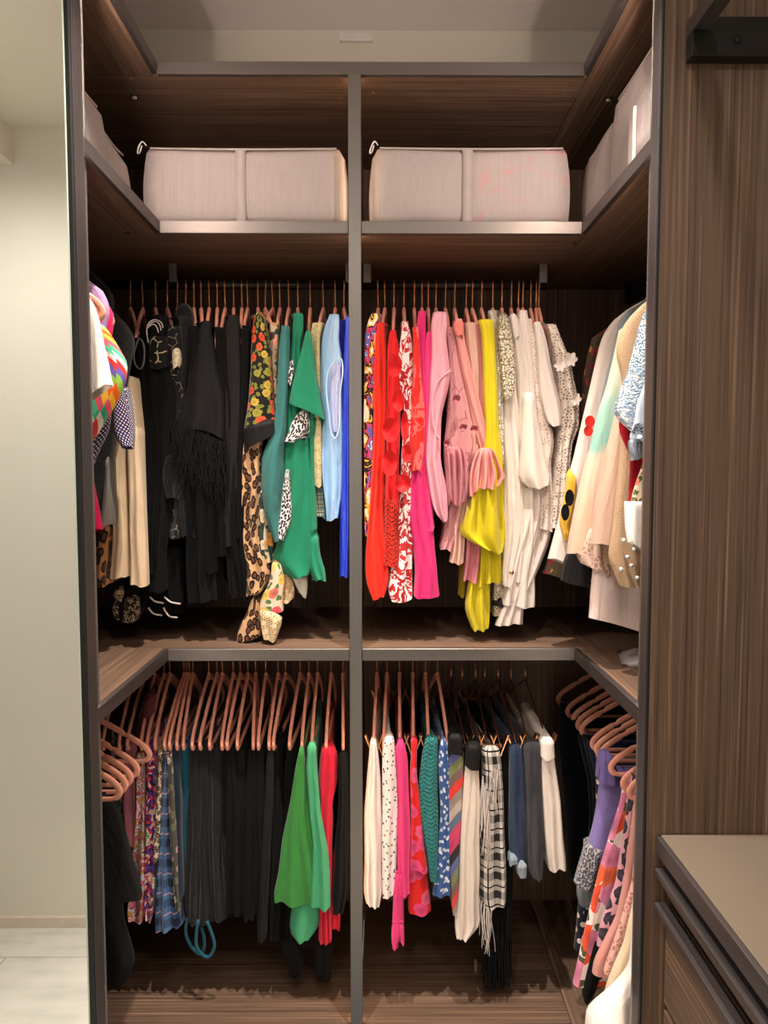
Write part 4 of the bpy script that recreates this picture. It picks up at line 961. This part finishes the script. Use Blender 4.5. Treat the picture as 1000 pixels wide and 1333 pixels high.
P(strip('leg', [(572, 148, 163), (600, 140, 162), (636, 145, 163), (669, 145.5, 163), (720, 143, 164), (753, 141, 163.6)], CREAM, 1.73, .07, folds=2, amp=.6), e)
P(strip('leg', [(560, 163, 178), (612, 164, 182), (669, 166, 186), (719, 168, 188), (763, 167, 190)], CREAM, 1.725, .07, folds=2, amp=.6), e)
fin(strip('scarf', [(545, 173, 177), (600, 178, 183), (640, 183, 187), (672, 186, 190.5), (694, 187, 192)], leopard('dalmatian', (232, 220, 216), (24, 22, 24), (24, 22, 24), 75), 1.77, .05), 'white scarf with black spots beside the cream trousers', 'scarf', 'garments on the wing rails')
# hems with white piping hanging below the black dresses
for k, (xa, ya, xb, yb) in enumerate(((195, 776, 213, 785), (214, 776, 235, 786), (193, 790, 211, 801), (213, 790, 231, 804))):
    e = empty('camisole', tuple(atY(xa, yb, 1.83))); fin(e, ['black rounded hem with white piping, upper left of four', 'black rounded hem with white piping, upper right of four', 'black rounded hem with white piping, lower left of four', 'black rounded hem with white piping, lower right of four'][k], 'top', 'piped hems under the black dresses')
    P(strip('body', [(ya - 60, xa + 2, xb - 2), (ya - 8, xa, xb), (ya, xa, xb, yb - 3), (yb - 1, xa + 5, xb - 1, yb)], BK2, 1.83 + .02 * (k > 1), .1, folds=1, amp=.3), e)
    P(px_tube('white_piping', [(xa, ya + 1), ((xa + xb) / 2 - 2, yb - 2.2), (xb, yb)], 1.825 + .02 * (k > 1), .0024, WHT), e)
# ---------------- upper right wing
wgarment('blouse', 'sheer olive blouse with dark red pattern at the right corner', 'blouse', [(440, 771), (463, 765), (491, 759), (532, 757), (600, 746), (680, 725), (733, 711), (748, 706)], floral('dark_red_on_olive', (74, 62, 44), [(150, 40, 54), (120, 30, 44), (190, 120, 60)], 40, .30), 1.83, 1, hemfar=(735, 757))
WTEE = F((234, 216, 204), .85)
wgarment('sweatshirt', 'white sweatshirt with red spots and yellow print panel', 'sweatshirt', [(416, 800), (428, 789), (444, 782), (482, 773), (517, 765), (555, 756), (594, 747), (622, 739), (671, 728), (728, 713)], WTEE, 1.72, 1, th=.018, hemfar=(736, 738),
    parts=[lambda: petal('printed_spot', 768, 549, 6.5, 8, 1.684, F((214, 44, 34), .8), 0, .001), lambda: petal('printed_spot', 766, 561, 6, 7, 1.682, F((214, 44, 34), .8), 1, .001),
           lambda: strip('printed_panel', [(616, 741, 752, 624), (650, 735, 750), (680, 729, 745), (704, 736, 740)], vgrad('yellow_panel', 1.15, 1.47, [(0, (222, 172, 60)), (1, (228, 178, 64))]), 1.692, .03, amp=.2, hem=.001),
           lambda: petal('printed_blot', 741.5, 648, 6, 11, 1.674, BK, 0, .001), lambda: petal('printed_blot', 736, 667, 5.5, 11, 1.673, BK, 2, .001)])
wgarment('cardigan', 'slate grey cardigan between white sweatshirt and tie-dyed top', 'cardigan', [(396, 832), (402, 819), (412, 809), (427, 804), (450, 799), (482, 791), (522, 782), (600, 770)], F((112, 118, 120), .85), 1.64, 1)
wgarment('top', 'tie-dyed linen top in peach, mint and cream', 'top', [(430, 806), (450, 802), (472, 797), (505, 789), (534, 779), (568, 771.5), (614, 759), (646, 751), (702, 740), (719, 738)],
    vgrad('tie_dye', 1.22, 1.80, [(0, (224, 178, 150)), (.32, (222, 186, 160)), (.50, (224, 196, 172)), (.56, (140, 184, 170)), (.72, (160, 196, 178)), (.86, (206, 204, 178)), (1, (226, 200, 160))], .09), 1.60, 1, th=.02, hemfar=(768, 730))
KNIT = crochet('peach_crochet_with_pearls', (232, 194, 154), (178, 132, 96), 150)
wgarment('cardigan', 'peach crochet cardigan with pearls on the right wing', 'cardigan', [(390, 844), (404, 827), (420, 813), (442, 804), (462, 801), (480, 808), (505, 811), (600, 806), (700, 796), (726, 790), (745, 800), (764, 806)], KNIT, 1.505, 1, th=.014, hemfar=(835, 765),
    parts=[(lambda x=x, y=y: button('pearl', x, y, 1.486, .004, plain('pearl_white', sr(250, 246, 240), .15))) for x, y in ((822, 736), (817, 725), (830, 752), (809, 741), (812, 703), (826, 715))])
wgarment('skirt', 'plain beige skirt falling in a broad fold on the right wing', 'skirt', [(470, 815), (543, 800), (590, 788), (618, 783), (656, 775), (709, 768)], BEIGE, 1.54, 1, th=.022, hemfar=(800, 716), amp=1.5, hang=False, shoulder=0)
wgarment('top', 'dark red top glimpsed between sequins and tropical print', 'top', [(540, 806), (563, 806), (594, 821), (620, 820), (657, 817)], F((168, 16, 36), .75), 1.465, 1, th=.008, hang=False, shoulder=0)
wgarment('jacket', 'pale blue sequinned jacket sleeve on the right wing', 'jacket', [(398, 843), (418, 833.6), (446, 827), (487, 816), (512, 806), (532, 798), (543, 800), (549, 808), (560, 819)], sequin('pale_blue_sequins', (120, 146, 172), (176, 194, 210), 230, .35), 1.45, 1, th=.014, hemfar=(840, 556))
wgarment('shirt', 'pale blue shirt with eyelet flower cuff by the right post', 'shirt', [(440, 843), (470, 843), (498, 840), (525, 829), (551, 826), (567, 819.5), (580, 820), (596, 829)], F((196, 206, 222), .8), 1.425, 1, th=.01,
    parts=[lambda: petal('eyelet_flower', 830, 561, 9, 10, 1.406, lace('pale_blue_eyelet', (200, 212, 228), (70, 78, 100), 150)), lambda: strip('cuff_ruffle', [(574, 821, 840), (586, 821, 838), (597, 829, 838)], F((142, 152, 164), .8), 1.41, .02, folds=6, amp=1.5)])
wgarment('shirt', 'tropical leaf print shirt beside the right post', 'shirt', [(585, 841), (601, 838), (627, 828), (652, 821), (664, 820)], floral('tropical_leaves', (240, 214, 188), [(226, 170, 40), (226, 120, 96), (90, 110, 50)], 34, .26, (104, 112, 60)), 1.415, 1, th=.007, hang=False, shoulder=0)
wgarment('blouse', 'white blouse cuff below the tropical leaf print', 'blouse', [(658, 812.6), (691, 813.5), (704, 817)], F((232, 224, 216), .8), 1.40, 1, th=.007, hang=False, shoulder=0, hemfar=(835, 718))
wgarment('dress', 'long pinkish white dress reaching near the middle shelf', 'dress', [(640, 786), (700, 776), (768, 769), (800, 767), (806, 766.5)], F((228, 204, 196), .8), 1.60, 1, hang=False, shoulder=0, hemfar=(833, 822))
e = empty('trousers', tuple(atY(735, 757, 1.66))); fin(e, 'black trousers waistband with gold button on the right wing', 'trousers', 'garments on the wing rails')
P(strip('waistband', [(700, 752, 778), (736, 737, 790, 748), (757, 734, 791, 771)], BKS, 1.655, .03, folds=1, amp=.3, hem=.001), e); P(button('gold_button', 773, 756, 1.648, .006, GOLD), e)
fin(strip('lace_top', [(690, 768, 790), (722, 752, 796, 730), (736, 760, 800, 752)], lace('peach_lace', (222, 190, 172), (180, 140, 124), 90), 1.57, .03, folds=3), 'peach lace hem beneath the tie-dyed top', 'top', 'garments on the wing rails')
def pouch():
    bm = bmesh.new(); bmesh.ops.create_grid(bm, x_segments=18, y_segments=8, size=0.5)
    for v in bm.verts:
        e = (1 - (2 * v.co.x) ** 6) * (1 - (2 * v.co.y) ** 4)
        v.co = Vector((v.co.x * 0.34, v.co.y * 0.14, 0.022 * e + 0.004 * math.sin(v.co.x * 31) * e))
    r = bmesh.ops.extrude_face_region(bm, geom=bm.faces[:])
    for v in [g for g in r['geom'] if isinstance(g, bmesh.types.BMVert)]: v.co.z = 0.0
    me = bpy.data.meshes.new('pouch'); bm.to_mesh(me); bm.free(); smooth(me)
    t = NT('grey_printed_plastic'); n = t.noise(t.obj(1, 3, 1), 26, 1); c = t.mix(t.math('GREATER_THAN', n, .66), sr(160, 152, 152), sr(40, 38, 42))
    o = link('pouch', me, t.done(c, .3, 0)); o.location = (0.735, 1.62, ZT[1][1] + .0005); o.rotation_euler = (0, 0, -.25)
    return tag(o, 'grey plastic garment pouch lying on the right middle shelf', 'pouch')
pouch()
# ---------------- lower left bay: (hook px, tip px)
def I(x): return 110 + x / 5.263
def J(x): return 280 + x / 5.263
low = dict(rail='low', dep=.36)
MAU = F((158, 92, 102), .75); BURG = stripes('burgundy_stripes', [(86, 36, 44), (112, 56, 60)], .006, 1.57)
garment('top', 'grey patterned top first on the lower left rail', 'top', [(955, 143, 156), (1000, 141, 158), (1080, 142, 160)], leopard('grey_pattern', (120, 108, 100), (34, 30, 30), (60, 52, 50), 60), I(240), htip=I(120), Yf=1.83, **low)
garment('trousers', 'dusty mauve trousers left of the pink paisley skirt', 'trousers', [(966, 162, 176), (1000, 159, 176), (1060, 158, 175), (1105, 164, 175)], MAU, I(345), htip=I(232), Yf=1.83, **low)
garment('top', 'burgundy striped top behind the mauve trousers', 'top', [(908, 186, 202), (940, 176, 198), (970, 172, 190), (1010, 174, 190)], BURG, I(420), htip=I(287), Yf=1.87, **low)
garment('skirt', 'pink paisley skirt with red and ochre swirls', 'skirt', [(985, 176, 187), (1060, 176, 188), (1100, 172, 188), (1150, 168, 188), (1190, 163, 186), (1203, 166, 183)], blot('paisley_print', (222, 120, 140), [(176, 60, 60), (206, 206, 216), (196, 146, 50), (190, 72, 110), (232, 200, 196)], 26), I(480), htip=I(385), Yf=1.83, **low)
garment('skirt', 'multicolour abstract print skirt with black outlines', 'skirt', [(970, 190, 203), (1040, 189, 202), (1100, 188, 201), (1150, 187, 200), (1190, 186, 198), (1201, 189, 195)], blot('abstract_print', (226, 210, 200), [(206, 40, 90), (30, 26, 32), (76, 60, 160), (222, 60, 40), (226, 214, 206), (120, 160, 60)], 30), I(545), htip=I(425), Yf=1.83, **low)
garment('trousers', 'cream and black animal print trousers folded over the hanger', 'trousers', [(978, 205, 212), (1040, 203, 211), (1095, 200, 209), (1122, 199, 206)], leopard('cream_animal_print', (226, 204, 172), (50, 40, 34), (150, 120, 90), 80), I(585), htip=I(480), Yf=1.83, **low)
garment('skirt', 'blue plaid tiered skirt with frayed edges', 'skirt', [(975, 212, 223), (1040, 209, 222), (1090, 206, 223), (1150, 201, 228), (1200, 197, 236), (1215, 199, 238, 1208)], plaid('blue_plaid', (78, 116, 160), (30, 38, 62), (190, 150, 160), .055), I(683), htip=I(545), folds=3, Yf=1.83, **low)
garment('dress', 'khaki dress with pink blossom right of the blue plaid', 'dress', [(985, 217, 223), (1050, 218, 226), (1100, 221, 230), (1150, 224, 231), (1185, 228, 234)], floral('khaki_blossom', (74, 72, 60), [(206, 150, 146), (190, 170, 150), (110, 110, 80)], 36, .34), I(700), htip=I(580), Yf=1.815, **low)
garment('trousers', 'dark navy trousers beside the teal velvet dress', 'trousers', [(975, 222, 233), (1040, 225, 235), (1090, 228, 236), (1170, 230, 238)], F((26, 40, 58), .8), I(718), htip=I(630), Yf=1.825, **low)
TEALV = F((20, 84, 102), .55, .6)
garment('dress', 'teal velvet dress with looped straps below', 'dress', [(970, 232, 247), (1040, 236, 247), (1100, 237, 246), (1200, 246, 262)], TEALV, I(743), htip=I(675), Yf=1.85,
    parts=[lambda: px_tube('strap_loop', [(244, 1195), (242, 1215), (250, 1233), (262, 1242), (266, 1226), (262, 1205)], 1.84, .0042, TEALV), lambda: px_tube('strap_loop', [(258, 1198), (255, 1228), (264, 1243), (274, 1244), (279, 1228), (270, 1200)], 1.82, .0042, TEALV)], **low)
BKG = F((15, 14, 15), .8, .35, .02); BKT = filigree('black_sparkle_tulle', (16, 15, 16), (60, 54, 52), 160, .05)
blacks = [
    ('skirt', 'black sparkling tulle skirt right of the teal velvet', BKT, I(852), I(735), [(975, 248, 262), (1060, 242, 262), (1120, 240, 264), (1190, 238, 266), (1203, 242, 264)], 1.80),
    ('dress', 'black lace dress second among the lower black garments', BKL, I(908), I(788), [(972, 260, 274), (1080, 256, 278), (1180, 252, 282), (1204, 252, 276)], 1.80),
    ('dress', 'black crinkled dress third among the lower black garments', BKT, I(945), I(855), [(975, 272, 288), (1080, 268, 292), (1160, 270, 298), (1200, 274, 296)], 1.81),
    ('trousers', 'plain black trousers fourth among the lower black garments', BKG, J(125), J(45), [(980, 287, 297), (1080, 284, 304), (1192, 284, 308)], 1.815),
    ('trousers', 'plain black trousers fifth among the lower black garments', BK, J(173), J(80), [(980, 295, 306), (1080, 292, 312), (1190, 294, 316)], 1.80),
    ('skirt', 'black pleated skirt sixth among the lower black garments', BKG, J(225), J(150), [(978, 307, 320), (1080, 302, 322), (1196, 304, 326)], 1.81),
    ('trousers', 'black trousers seventh among the lower black garments', BK, J(278), J(260), [(980, 322, 334), (1080, 314, 334), (1180, 312, 334), (1200, 316, 330)], 1.80),
    ('trousers', 'black trousers eighth with charcoal hem', BKG, J(348), J(295), [(980, 333, 344), (1080, 330, 346), (1180, 332, 348), (1226, 334, 346)], 1.80),
    ('trousers', 'black straight trousers ninth, left of the green dress', CHAR, J(432), J(368), [(980, 347, 356), (1060, 343, 354), (1160, 338, 348), (1226, 335, 345)], 1.79),
    ('trousers', 'black trousers tenth, behind the green dress', BKG, J(484), J(398), [(970, 352, 364), (1080, 352, 366), (1180, 350, 366), (1227, 350, 362)], 1.81),
    ('dress', 'long black dress eleventh, behind the green dress', BK, J(583), J(508), [(972, 372, 384), (1080, 364, 390), (1225, 363, 390), (1255, 370, 396), (1272, 376, 390)], 1.83),
]
for nm, lb, m, hx, tx, rows, yf in blacks: garment(nm, lb, nm, rows, m, hx, htip=tx, Yf=yf + .03, folds=2, **low)
garment('dress', 'bright green flared dress on the lower left rail', 'dress', [(978, 389, 395), (1002, 384, 397), (1060, 374, 403), (1106, 365, 410), (1150, 358, 417), (1168, 354.7, 421), (1177, 356, 421, 1185)], F((62, 140, 62), .65), J(643), htip=J(595), folds=3, amp=.8, Yf=1.80, **low)
MINT = F((72, 166, 116), .65)
garment('dress', 'mint green dress tucked behind the bright green one', 'dress', [(974, 400, 411), (1002, 398, 412), (1060, 402, 417), (1106, 408, 426), (1160, 404, 430), (1184, 403, 430.5)], MINT, J(703), htip=J(663), Yf=1.79,
    parts=[('lower_tier', [(1178, 379, 418), (1205, 375, 417), (1222, 374, 414, 1216), (1227, 386, 402)], MINT, dict(Yf=1.815, dep=.08, folds=2))], **low)
REDL = F((206, 24, 52), .75)
garment('shirt', 'crimson shirt with gathered sleeve right of the mint dress', 'shirt', [(975, 418, 436), (987, 416, 440.5), (1021, 414, 439), (1050, 417, 432), (1066, 416, 434), (1106, 422, 432), (1185, 416, 431), (1228, 414, 431)], REDL, J(795), htip=J(760), folds=3, amp=1.4, Yf=1.81,
    parts=[('cuff', [(1120, 430, 440), (1190, 432, 443), (1211, 432, 442)], REDL, dict(Yf=1.84))], **low)
garment('dress', 'black dress next to the central post on the lower rail', 'dress', [(986, 441, 452), (1060, 440, 455), (1100, 436, 455), (1160, 433, 455), (1192, 434, 446)], BKG, J(877), htip=J(878), folds=3, Yf=1.80, **low)
e = empty('trousers', tuple(atY(400, 1279, 1.84))); fin(e, 'long black trousers with two legs below the mint tier', 'trousers', 'garments on the lower rails')
P(strip('waist', [(1080, 380, 430), (1232, 364, 431)], BK, 1.85, .1, folds=4), e)
P(strip('leg', [(1228, 363, 390), (1252, 370, 396), (1272, 376, 391)], BK, 1.845, .06, folds=2), e); P(strip('leg', [(1228, 408, 432), (1262, 408, 432), (1279, 411, 430)], BK, 1.845, .06, folds=2), e)
# ---------------- lower right bay
def M(x): return 460 + x / 5.0
C2 = (0.188, -0.188)
lowc = dict(rail='low', clips=C2, dep=.37)
garment('skirt', 'white pleated shorts beside the central post on clips', 'shorts', [(967, 482, 490), (988, 480, 493), (1020, 477, 496), (1060, 474, 497), (1139, 473.5, 497), (1166, 473.5, 498), (1181, 477, 494)], F((236, 212, 206), .8), M(153), htip=M(133), folds=3, **lowc)
BFLY = floral('butterfly_print', (240, 222, 216), [(70, 80, 110), (200, 60, 70), (130, 90, 150), (120, 130, 70), (60, 60, 90)], 60, .17)
garment('skirt', 'white skirt printed with small coloured butterflies', 'skirt', [(962, 501, 513), (980, 498, 515), (1060, 497, 519), (1106, 497, 517), (1160, 496.5, 515), (1169, 498, 513)], BFLY, M(218), htip=M(198), folds=2, amp=.6, **lowc)
HPK = F((232, 60, 124), .75)
garment('skirt', 'hot pink wrap skirt with a forked hanging tie', 'skirt', [(968, 518, 526), (978, 513, 529), (990, 516, 531), (1060, 519, 534), (1084, 517, 535), (1128, 517, 534), (1167, 520, 534)], HPK, M(300), htip=M(303), folds=2,
    parts=[('tie', [(1140, 513, 526), (1200, 511, 525), (1222, 509.5, 526), (1230, 510, 519)], HPK, dict(folds=1, dep=.012, Yf=1.80)), ('tie_end', [(1205, 512, 518), (1237, 513, 517)], HPK, dict(folds=1, dep=.01, Yf=1.797)), ('tie_end', [(1205, 519, 525), (1230, 523, 526.5)], HPK, dict(folds=1, dep=.01, Yf=1.797))], **lowc)
garment('skirt', 'red skirt with large pink flowers in two tiers', 'skirt', [(966, 535, 544), (978, 536, 543), (1010, 534, 543), (1060, 535, 549), (1100, 535, 553), (1136, 534, 558)], floral('red_pink_floral', (222, 30, 26), [(226, 70, 120), (232, 90, 130)], 20, .40), M(387), htip=M(390), folds=2,
    parts=[('lower_tier', [(1130, 532, 556), (1160, 532, 559), (1190, 531.5, 562, 1192)], floral('red_pink_floral_tier', (222, 30, 26), [(226, 70, 120), (232, 90, 130)], 20, .40), dict(Yf=1.81, dep=.3))], **lowc)
garment('skirt', 'teal crochet skirt with scalloped rows', 'skirt', [(964, 554, 571), (990, 549, 571), (1020, 545, 571), (1060, 546, 572), (1106, 554, 571), (1150, 561, 570)], crochet('teal_crochet', (56, 146, 142), (18, 66, 68), 62), M(470), htip=M(490), folds=2, amp=.6, **lowc)
garment('skirt', 'blue skirt with small white flowers', 'skirt', [(968, 574, 582), (990, 571, 585), (1060, 574, 586), (1128, 570, 586), (1167, 563, 588)], floral('blue_white_floral', (54, 88, 146), [(226, 226, 230), (206, 212, 226)], 62, .27), M(548), htip=M(615), folds=2, **lowc)
lw = dict(rail='low', kind='wire', clips=C2)
garment('skirt', 'chevron knit skirt in brown, pink and slate with dark waist', 'skirt', [(964, 584, 603), (990, 585, 605), (1050, 584, 602), (1090, 584, 600), (1128, 586, 598), (1194, 590, 595)],
    chevron('chevron_knit', [(150, 136, 128), (222, 60, 50), (120, 96, 88), (124, 128, 84), (96, 100, 150), (46, 42, 42), (196, 60, 100), (206, 70, 100), (96, 110, 130), (190, 170, 158)], .30, 1.0, .075), M(638), htip=M(735), folds=1,
    parts=[('waistband', [(962, 583.5, 603.5), (984, 584.5, 604)], BKS, dict(folds=1, Yf=1.792, amp=.3, dep=.3))], **lw)
garment('skirt', 'white linen skirt with black waistband', 'skirt', [(976, 608, 627), (1000, 607, 624), (1060, 601, 627), (1106, 600, 626), (1172, 596, 626), (1208, 594, 628), (1226, 595, 611, 1222)], F((228, 212, 196), .85), M(710), htip=M(800), folds=3, Yf=1.79,
    parts=[('waistband', [(975, 608, 627.5), (1002, 606.5, 624.5)], BKS, dict(folds=1, Yf=1.782, amp=.3, dep=.3))], **lw)
PLD = plaid('black_white_plaid', (214, 204, 192), (34, 32, 32), (24, 22, 22), .052)
garment('skirt', 'black and white plaid scarf skirt with long black fringe', 'skirt', [(978, 628, 652), (1000, 630, 655), (1040, 629, 657), (1106, 628, 660), (1150, 625, 661), (1172, 624, 662), (1187, 630, 661, 1182)], PLD, M(797), htip=M(880), folds=2, amp=.7,
    parts=[lambda: fringe('black_fringe', [(630, 1184), (645, 1186), (666, 1180)], (70, 118), 260, BK, 1.82, .0018, seed=9, dY=.06, curl=.005),
           lambda: fringe('white_fringe', [(628, 1010), (634, 1030), (636, 1060)], (60, 90), 22, WHT, 1.785, .0018, seed=3, dY=.01), lambda: fringe('white_fringe', [(640, 1000), (650, 1003)], (40, 62), 16, WHT, 1.785, .0016, seed=4, dY=.01),
           lambda: fringe('white_fringe', [(624, 1165), (634, 1185), (640, 1186)], (40, 66), 14, WHT, 1.80, .0018, seed=6, dY=.02)], **lw)
garment('skirt', 'black fringed skirt behind the plaid one', 'skirt', [(972, 646, 660), (1060, 652, 668), (1180, 650, 669), (1220, 650, 668)], BK2, M(857), htip=M(960), Yf=1.83, dep=.36, **lw)
def O(x): return 650 + x / 5.0
garment('jeans', 'dark blue frayed denim shorts with rolled cuff', 'shorts', [(976, 666, 680), (1010, 665, 683), (1080, 664, 686), (1121, 665, 686), (1130, 672, 686)], denim('dark_denim', (30, 40, 64), (56, 72, 102)), M(945), htip=O(120), folds=2,
    parts=[('rolled_cuff', [(1120, 664, 675), (1127, 664, 675)], denim('pale_denim_cuff', (110, 124, 140), (160, 168, 176)), dict(folds=1)), ('rolled_cuff', [(1129, 673, 687), (1142, 675, 686.5)], denim('pale_denim_cuff_b', (120, 132, 146), (168, 176, 182)), dict(folds=1))], **lw)
garment('jeans', 'charcoal grey denim shorts between blue and white', 'shorts', [(972, 683, 706), (1000, 684, 706), (1060, 686, 709), (1100, 687, 709), (1138, 687, 708), (1145, 694, 707)], denim('charcoal_denim', (50, 48, 52), (80, 78, 82)), O(77), htip=O(200), folds=3, **lw)
garment('jeans', 'white denim shorts last on the lower right rail', 'shorts', [(968, 706, 722), (994, 706, 724), (1040, 707, 731), (1080, 710, 735), (1125, 715, 739), (1135, 717, 739)], F((232, 216, 202), .85), O(170), htip=O(330), folds=2,
    parts=[('waistband', [(967, 705.5, 722.5), (988, 705.5, 724)], F((236, 222, 210), .85), dict(folds=1, amp=.2, Yf=1.79, dep=.3))], **lw)
# ---------------- lower wings
def lhang(side, Y, label): hanger(WX_R if side > 0 else WX_L, Y, ZNL, (-side, 0.0), label, 'hangers on the wing rails')
wl = dict(rail='low', shoulder=0)
wgarment('trousers', 'black trousers folded over the nearest lower left hanger', 'trousers', [(1034, 140), (1047, 153), (1101, 169), (1140, 180), (1163, 186), (1170, 185)], F((30, 27, 26), .8, .35, .02), 1.58, -1, hy=1.58, th=.012, hemfar=(150, 1175), far=-.95, **wl)
wgarment('trousers', 'long black trousers under the folded pair on the left wing', 'trousers', [(1020, 152), (1100, 158), (1194, 160), (1251, 176), (1274, 168)], F((18, 17, 17), .8, .35, .02), 1.70, -1, hy=1.66, th=.03, hemfar=(139, 1276), far=-.95, **wl)
lhang(-1, 1.75, 'pink velvet hanger at the back of the lower left wing'); lhang(-1, 1.615, 'bare pink velvet hanger second on the lower left wing')
lhang(-1, 1.545, 'bare pink velvet hanger in front on the lower left wing')
RLT = [2.175, 2.064, 2.0, 1.955, 1.917, 1.8165, 1.78, 1.745, 1.666, 1.58, 1.538]
BKW = F((20, 20, 26), .85)
wgarment('trousers', 'black velvet trousers deepest in the lower right corner', 'trousers', [(918, 729), (970, 727), (1010, 731), (1060, 736), (1139, 741), (1146, 744)], BKW, 2.10, 1, hy=RLT[0], th=.03, **wl)
wgarment('dress', 'black tasselled dress second in the lower right corner', 'dress', [(940, 740), (1000, 745), (1060, 748), (1110, 744), (1150, 750)], BK2, 2.0, 1, hy=RLT[1], th=.03, **wl)
wgarment('trousers', 'navy black trousers third in the lower right corner', 'trousers', [(960, 752), (1010, 764), (1060, 768), (1120, 764)], BKW, 1.93, 1, hy=RLT[2], th=.02, **wl)
wgarment('skirt', 'dark skirt fourth on the lower right wing', 'skirt', [(960, 758), (1010, 770), (1060, 772), (1130, 768)], F((28, 26, 34), .8), 1.89, 1, hy=RLT[3], th=.015, **wl)
wgarment('skirt', 'navy blue skirt fifth on the lower right wing', 'skirt', [(968, 764), (1010, 775), (1040, 778), (1130, 770)], F((28, 36, 66), .8), 1.86, 1, hy=RLT[4], th=.012, **wl)
wgarment('dress', 'dark navy dress with cream dots on the lower right wing', 'dress', [(985, 776), (1060, 776), (1150, 758), (1176, 753), (1210, 750), (1236, 747)], dots('navy_cream_dots', (26, 26, 38), (222, 196, 180), 34, .24, .3), 1.80, 1, hy=RLT[5], th=.014, hemfar=(752, 1240), **wl)
wgarment('shirt', 'blue and grey layered shirt under the lavender dress', 'shirt', [(990, 785), (1060, 780), (1130, 754), (1165, 750), (1180, 756)], vgrad('grey_blue_layers', .25, .55, [(0, (52, 70, 150)), (.25, (60, 80, 160)), (.3, (122, 128, 124)), (1, (130, 134, 130))], .01), 1.76, 1, hy=RLT[6], th=.012, **wl)
wgarment('dress', 'lavender tulle dress with speckled grey hem', 'dress', [(1003, 787), (1020, 780), (1040, 778), (1076, 772), (1106, 763), (1118, 761)], F((136, 118, 178), .7), 1.715, 1, hy=RLT[7], th=.026, far=.80,
    parts=[lambda: strip('speckled_hem', [(1108, 763, 792), (1130, 757, 788), (1154, 750, 776, 1162)], leopard('grey_speckle', (176, 170, 172), (60, 58, 66), (90, 86, 94), 170), 1.69, .06, folds=2), lambda: strip('collar', [(988, 786, 800), (1004, 784, 806), (1022, 782, 812)], F((116, 100, 160), .7), 1.68, .05)], **wl)
wgarment('skirt', 'cream skirt with large orange and pink peonies', 'skirt', [(1010, 812), (1042, 808), (1076, 797), (1097, 790.6), (1134, 779.6), (1216, 760), (1279, 746)], floral('peony_print', (236, 216, 206), [(226, 80, 44), (222, 130, 160), (228, 100, 60), (214, 120, 150)], 15, .52, (78, 84, 52)), 1.62, 1, hy=RLT[8], th=.012, hemfar=(773, 1281), **wl)
wgarment('skirt', 'pink skirt with dark animal print beside the peonies', 'skirt', [(1010, 822), (1073, 813), (1150, 801.6), (1200, 782), (1229, 777)], leopard('pink_animal_print', (210, 150, 158), (50, 42, 54), (70, 58, 74), 34, .5, .8), 1.575, 1, hy=RLT[9], th=.012, **wl)
wgarment('trousers', 'dusty pink trousers in front of the animal print skirt', 'trousers', [(1040, 826), (1148, 812), (1194, 802), (1251, 773), (1268, 771)], F((206, 144, 132), .8), 1.535, 1, hy=RLT[10], th=.012, hemfar=(786, 1272), **wl)
wgarment('skirt', 'pale pink eyelet lace skirt on the lower right wing', 'skirt', [(1060, 831), (1148, 823), (1211, 804), (1250, 790), (1264, 786)], lace('pink_eyelet_lace', (226, 172, 158), (180, 120, 108), 95), 1.505, 1, th=.01, hang=False, hemfar=(794, 1272), **wl)
wgarment('dress', 'cream dress near the foot of the right post', 'dress', [(1090, 832), (1176, 824), (1227, 812.6), (1273, 793), (1310, 782)], F((226, 204, 170), .7), 1.465, 1, th=.014, hang=False, **wl)
fin(strip('black_slip', [(1230, 775, 790), (1270, 764, 786), (1300, 758, 776), (1306, 762, 770)], BK2, 1.60, .05), 'black sheer slip trailing below the peony skirt', 'slip', 'garments on the wing rails')
wgarment('dress', 'white sheer dress pooling at the foot of the right post', 'dress', [(1200, 824), (1257, 820), (1279, 804), (1300, 782), (1313, 764), (1336, 762)], F((240, 226, 218), .6), 1.42, 1, th=.022, hang=False, amp=1.4, **wl)
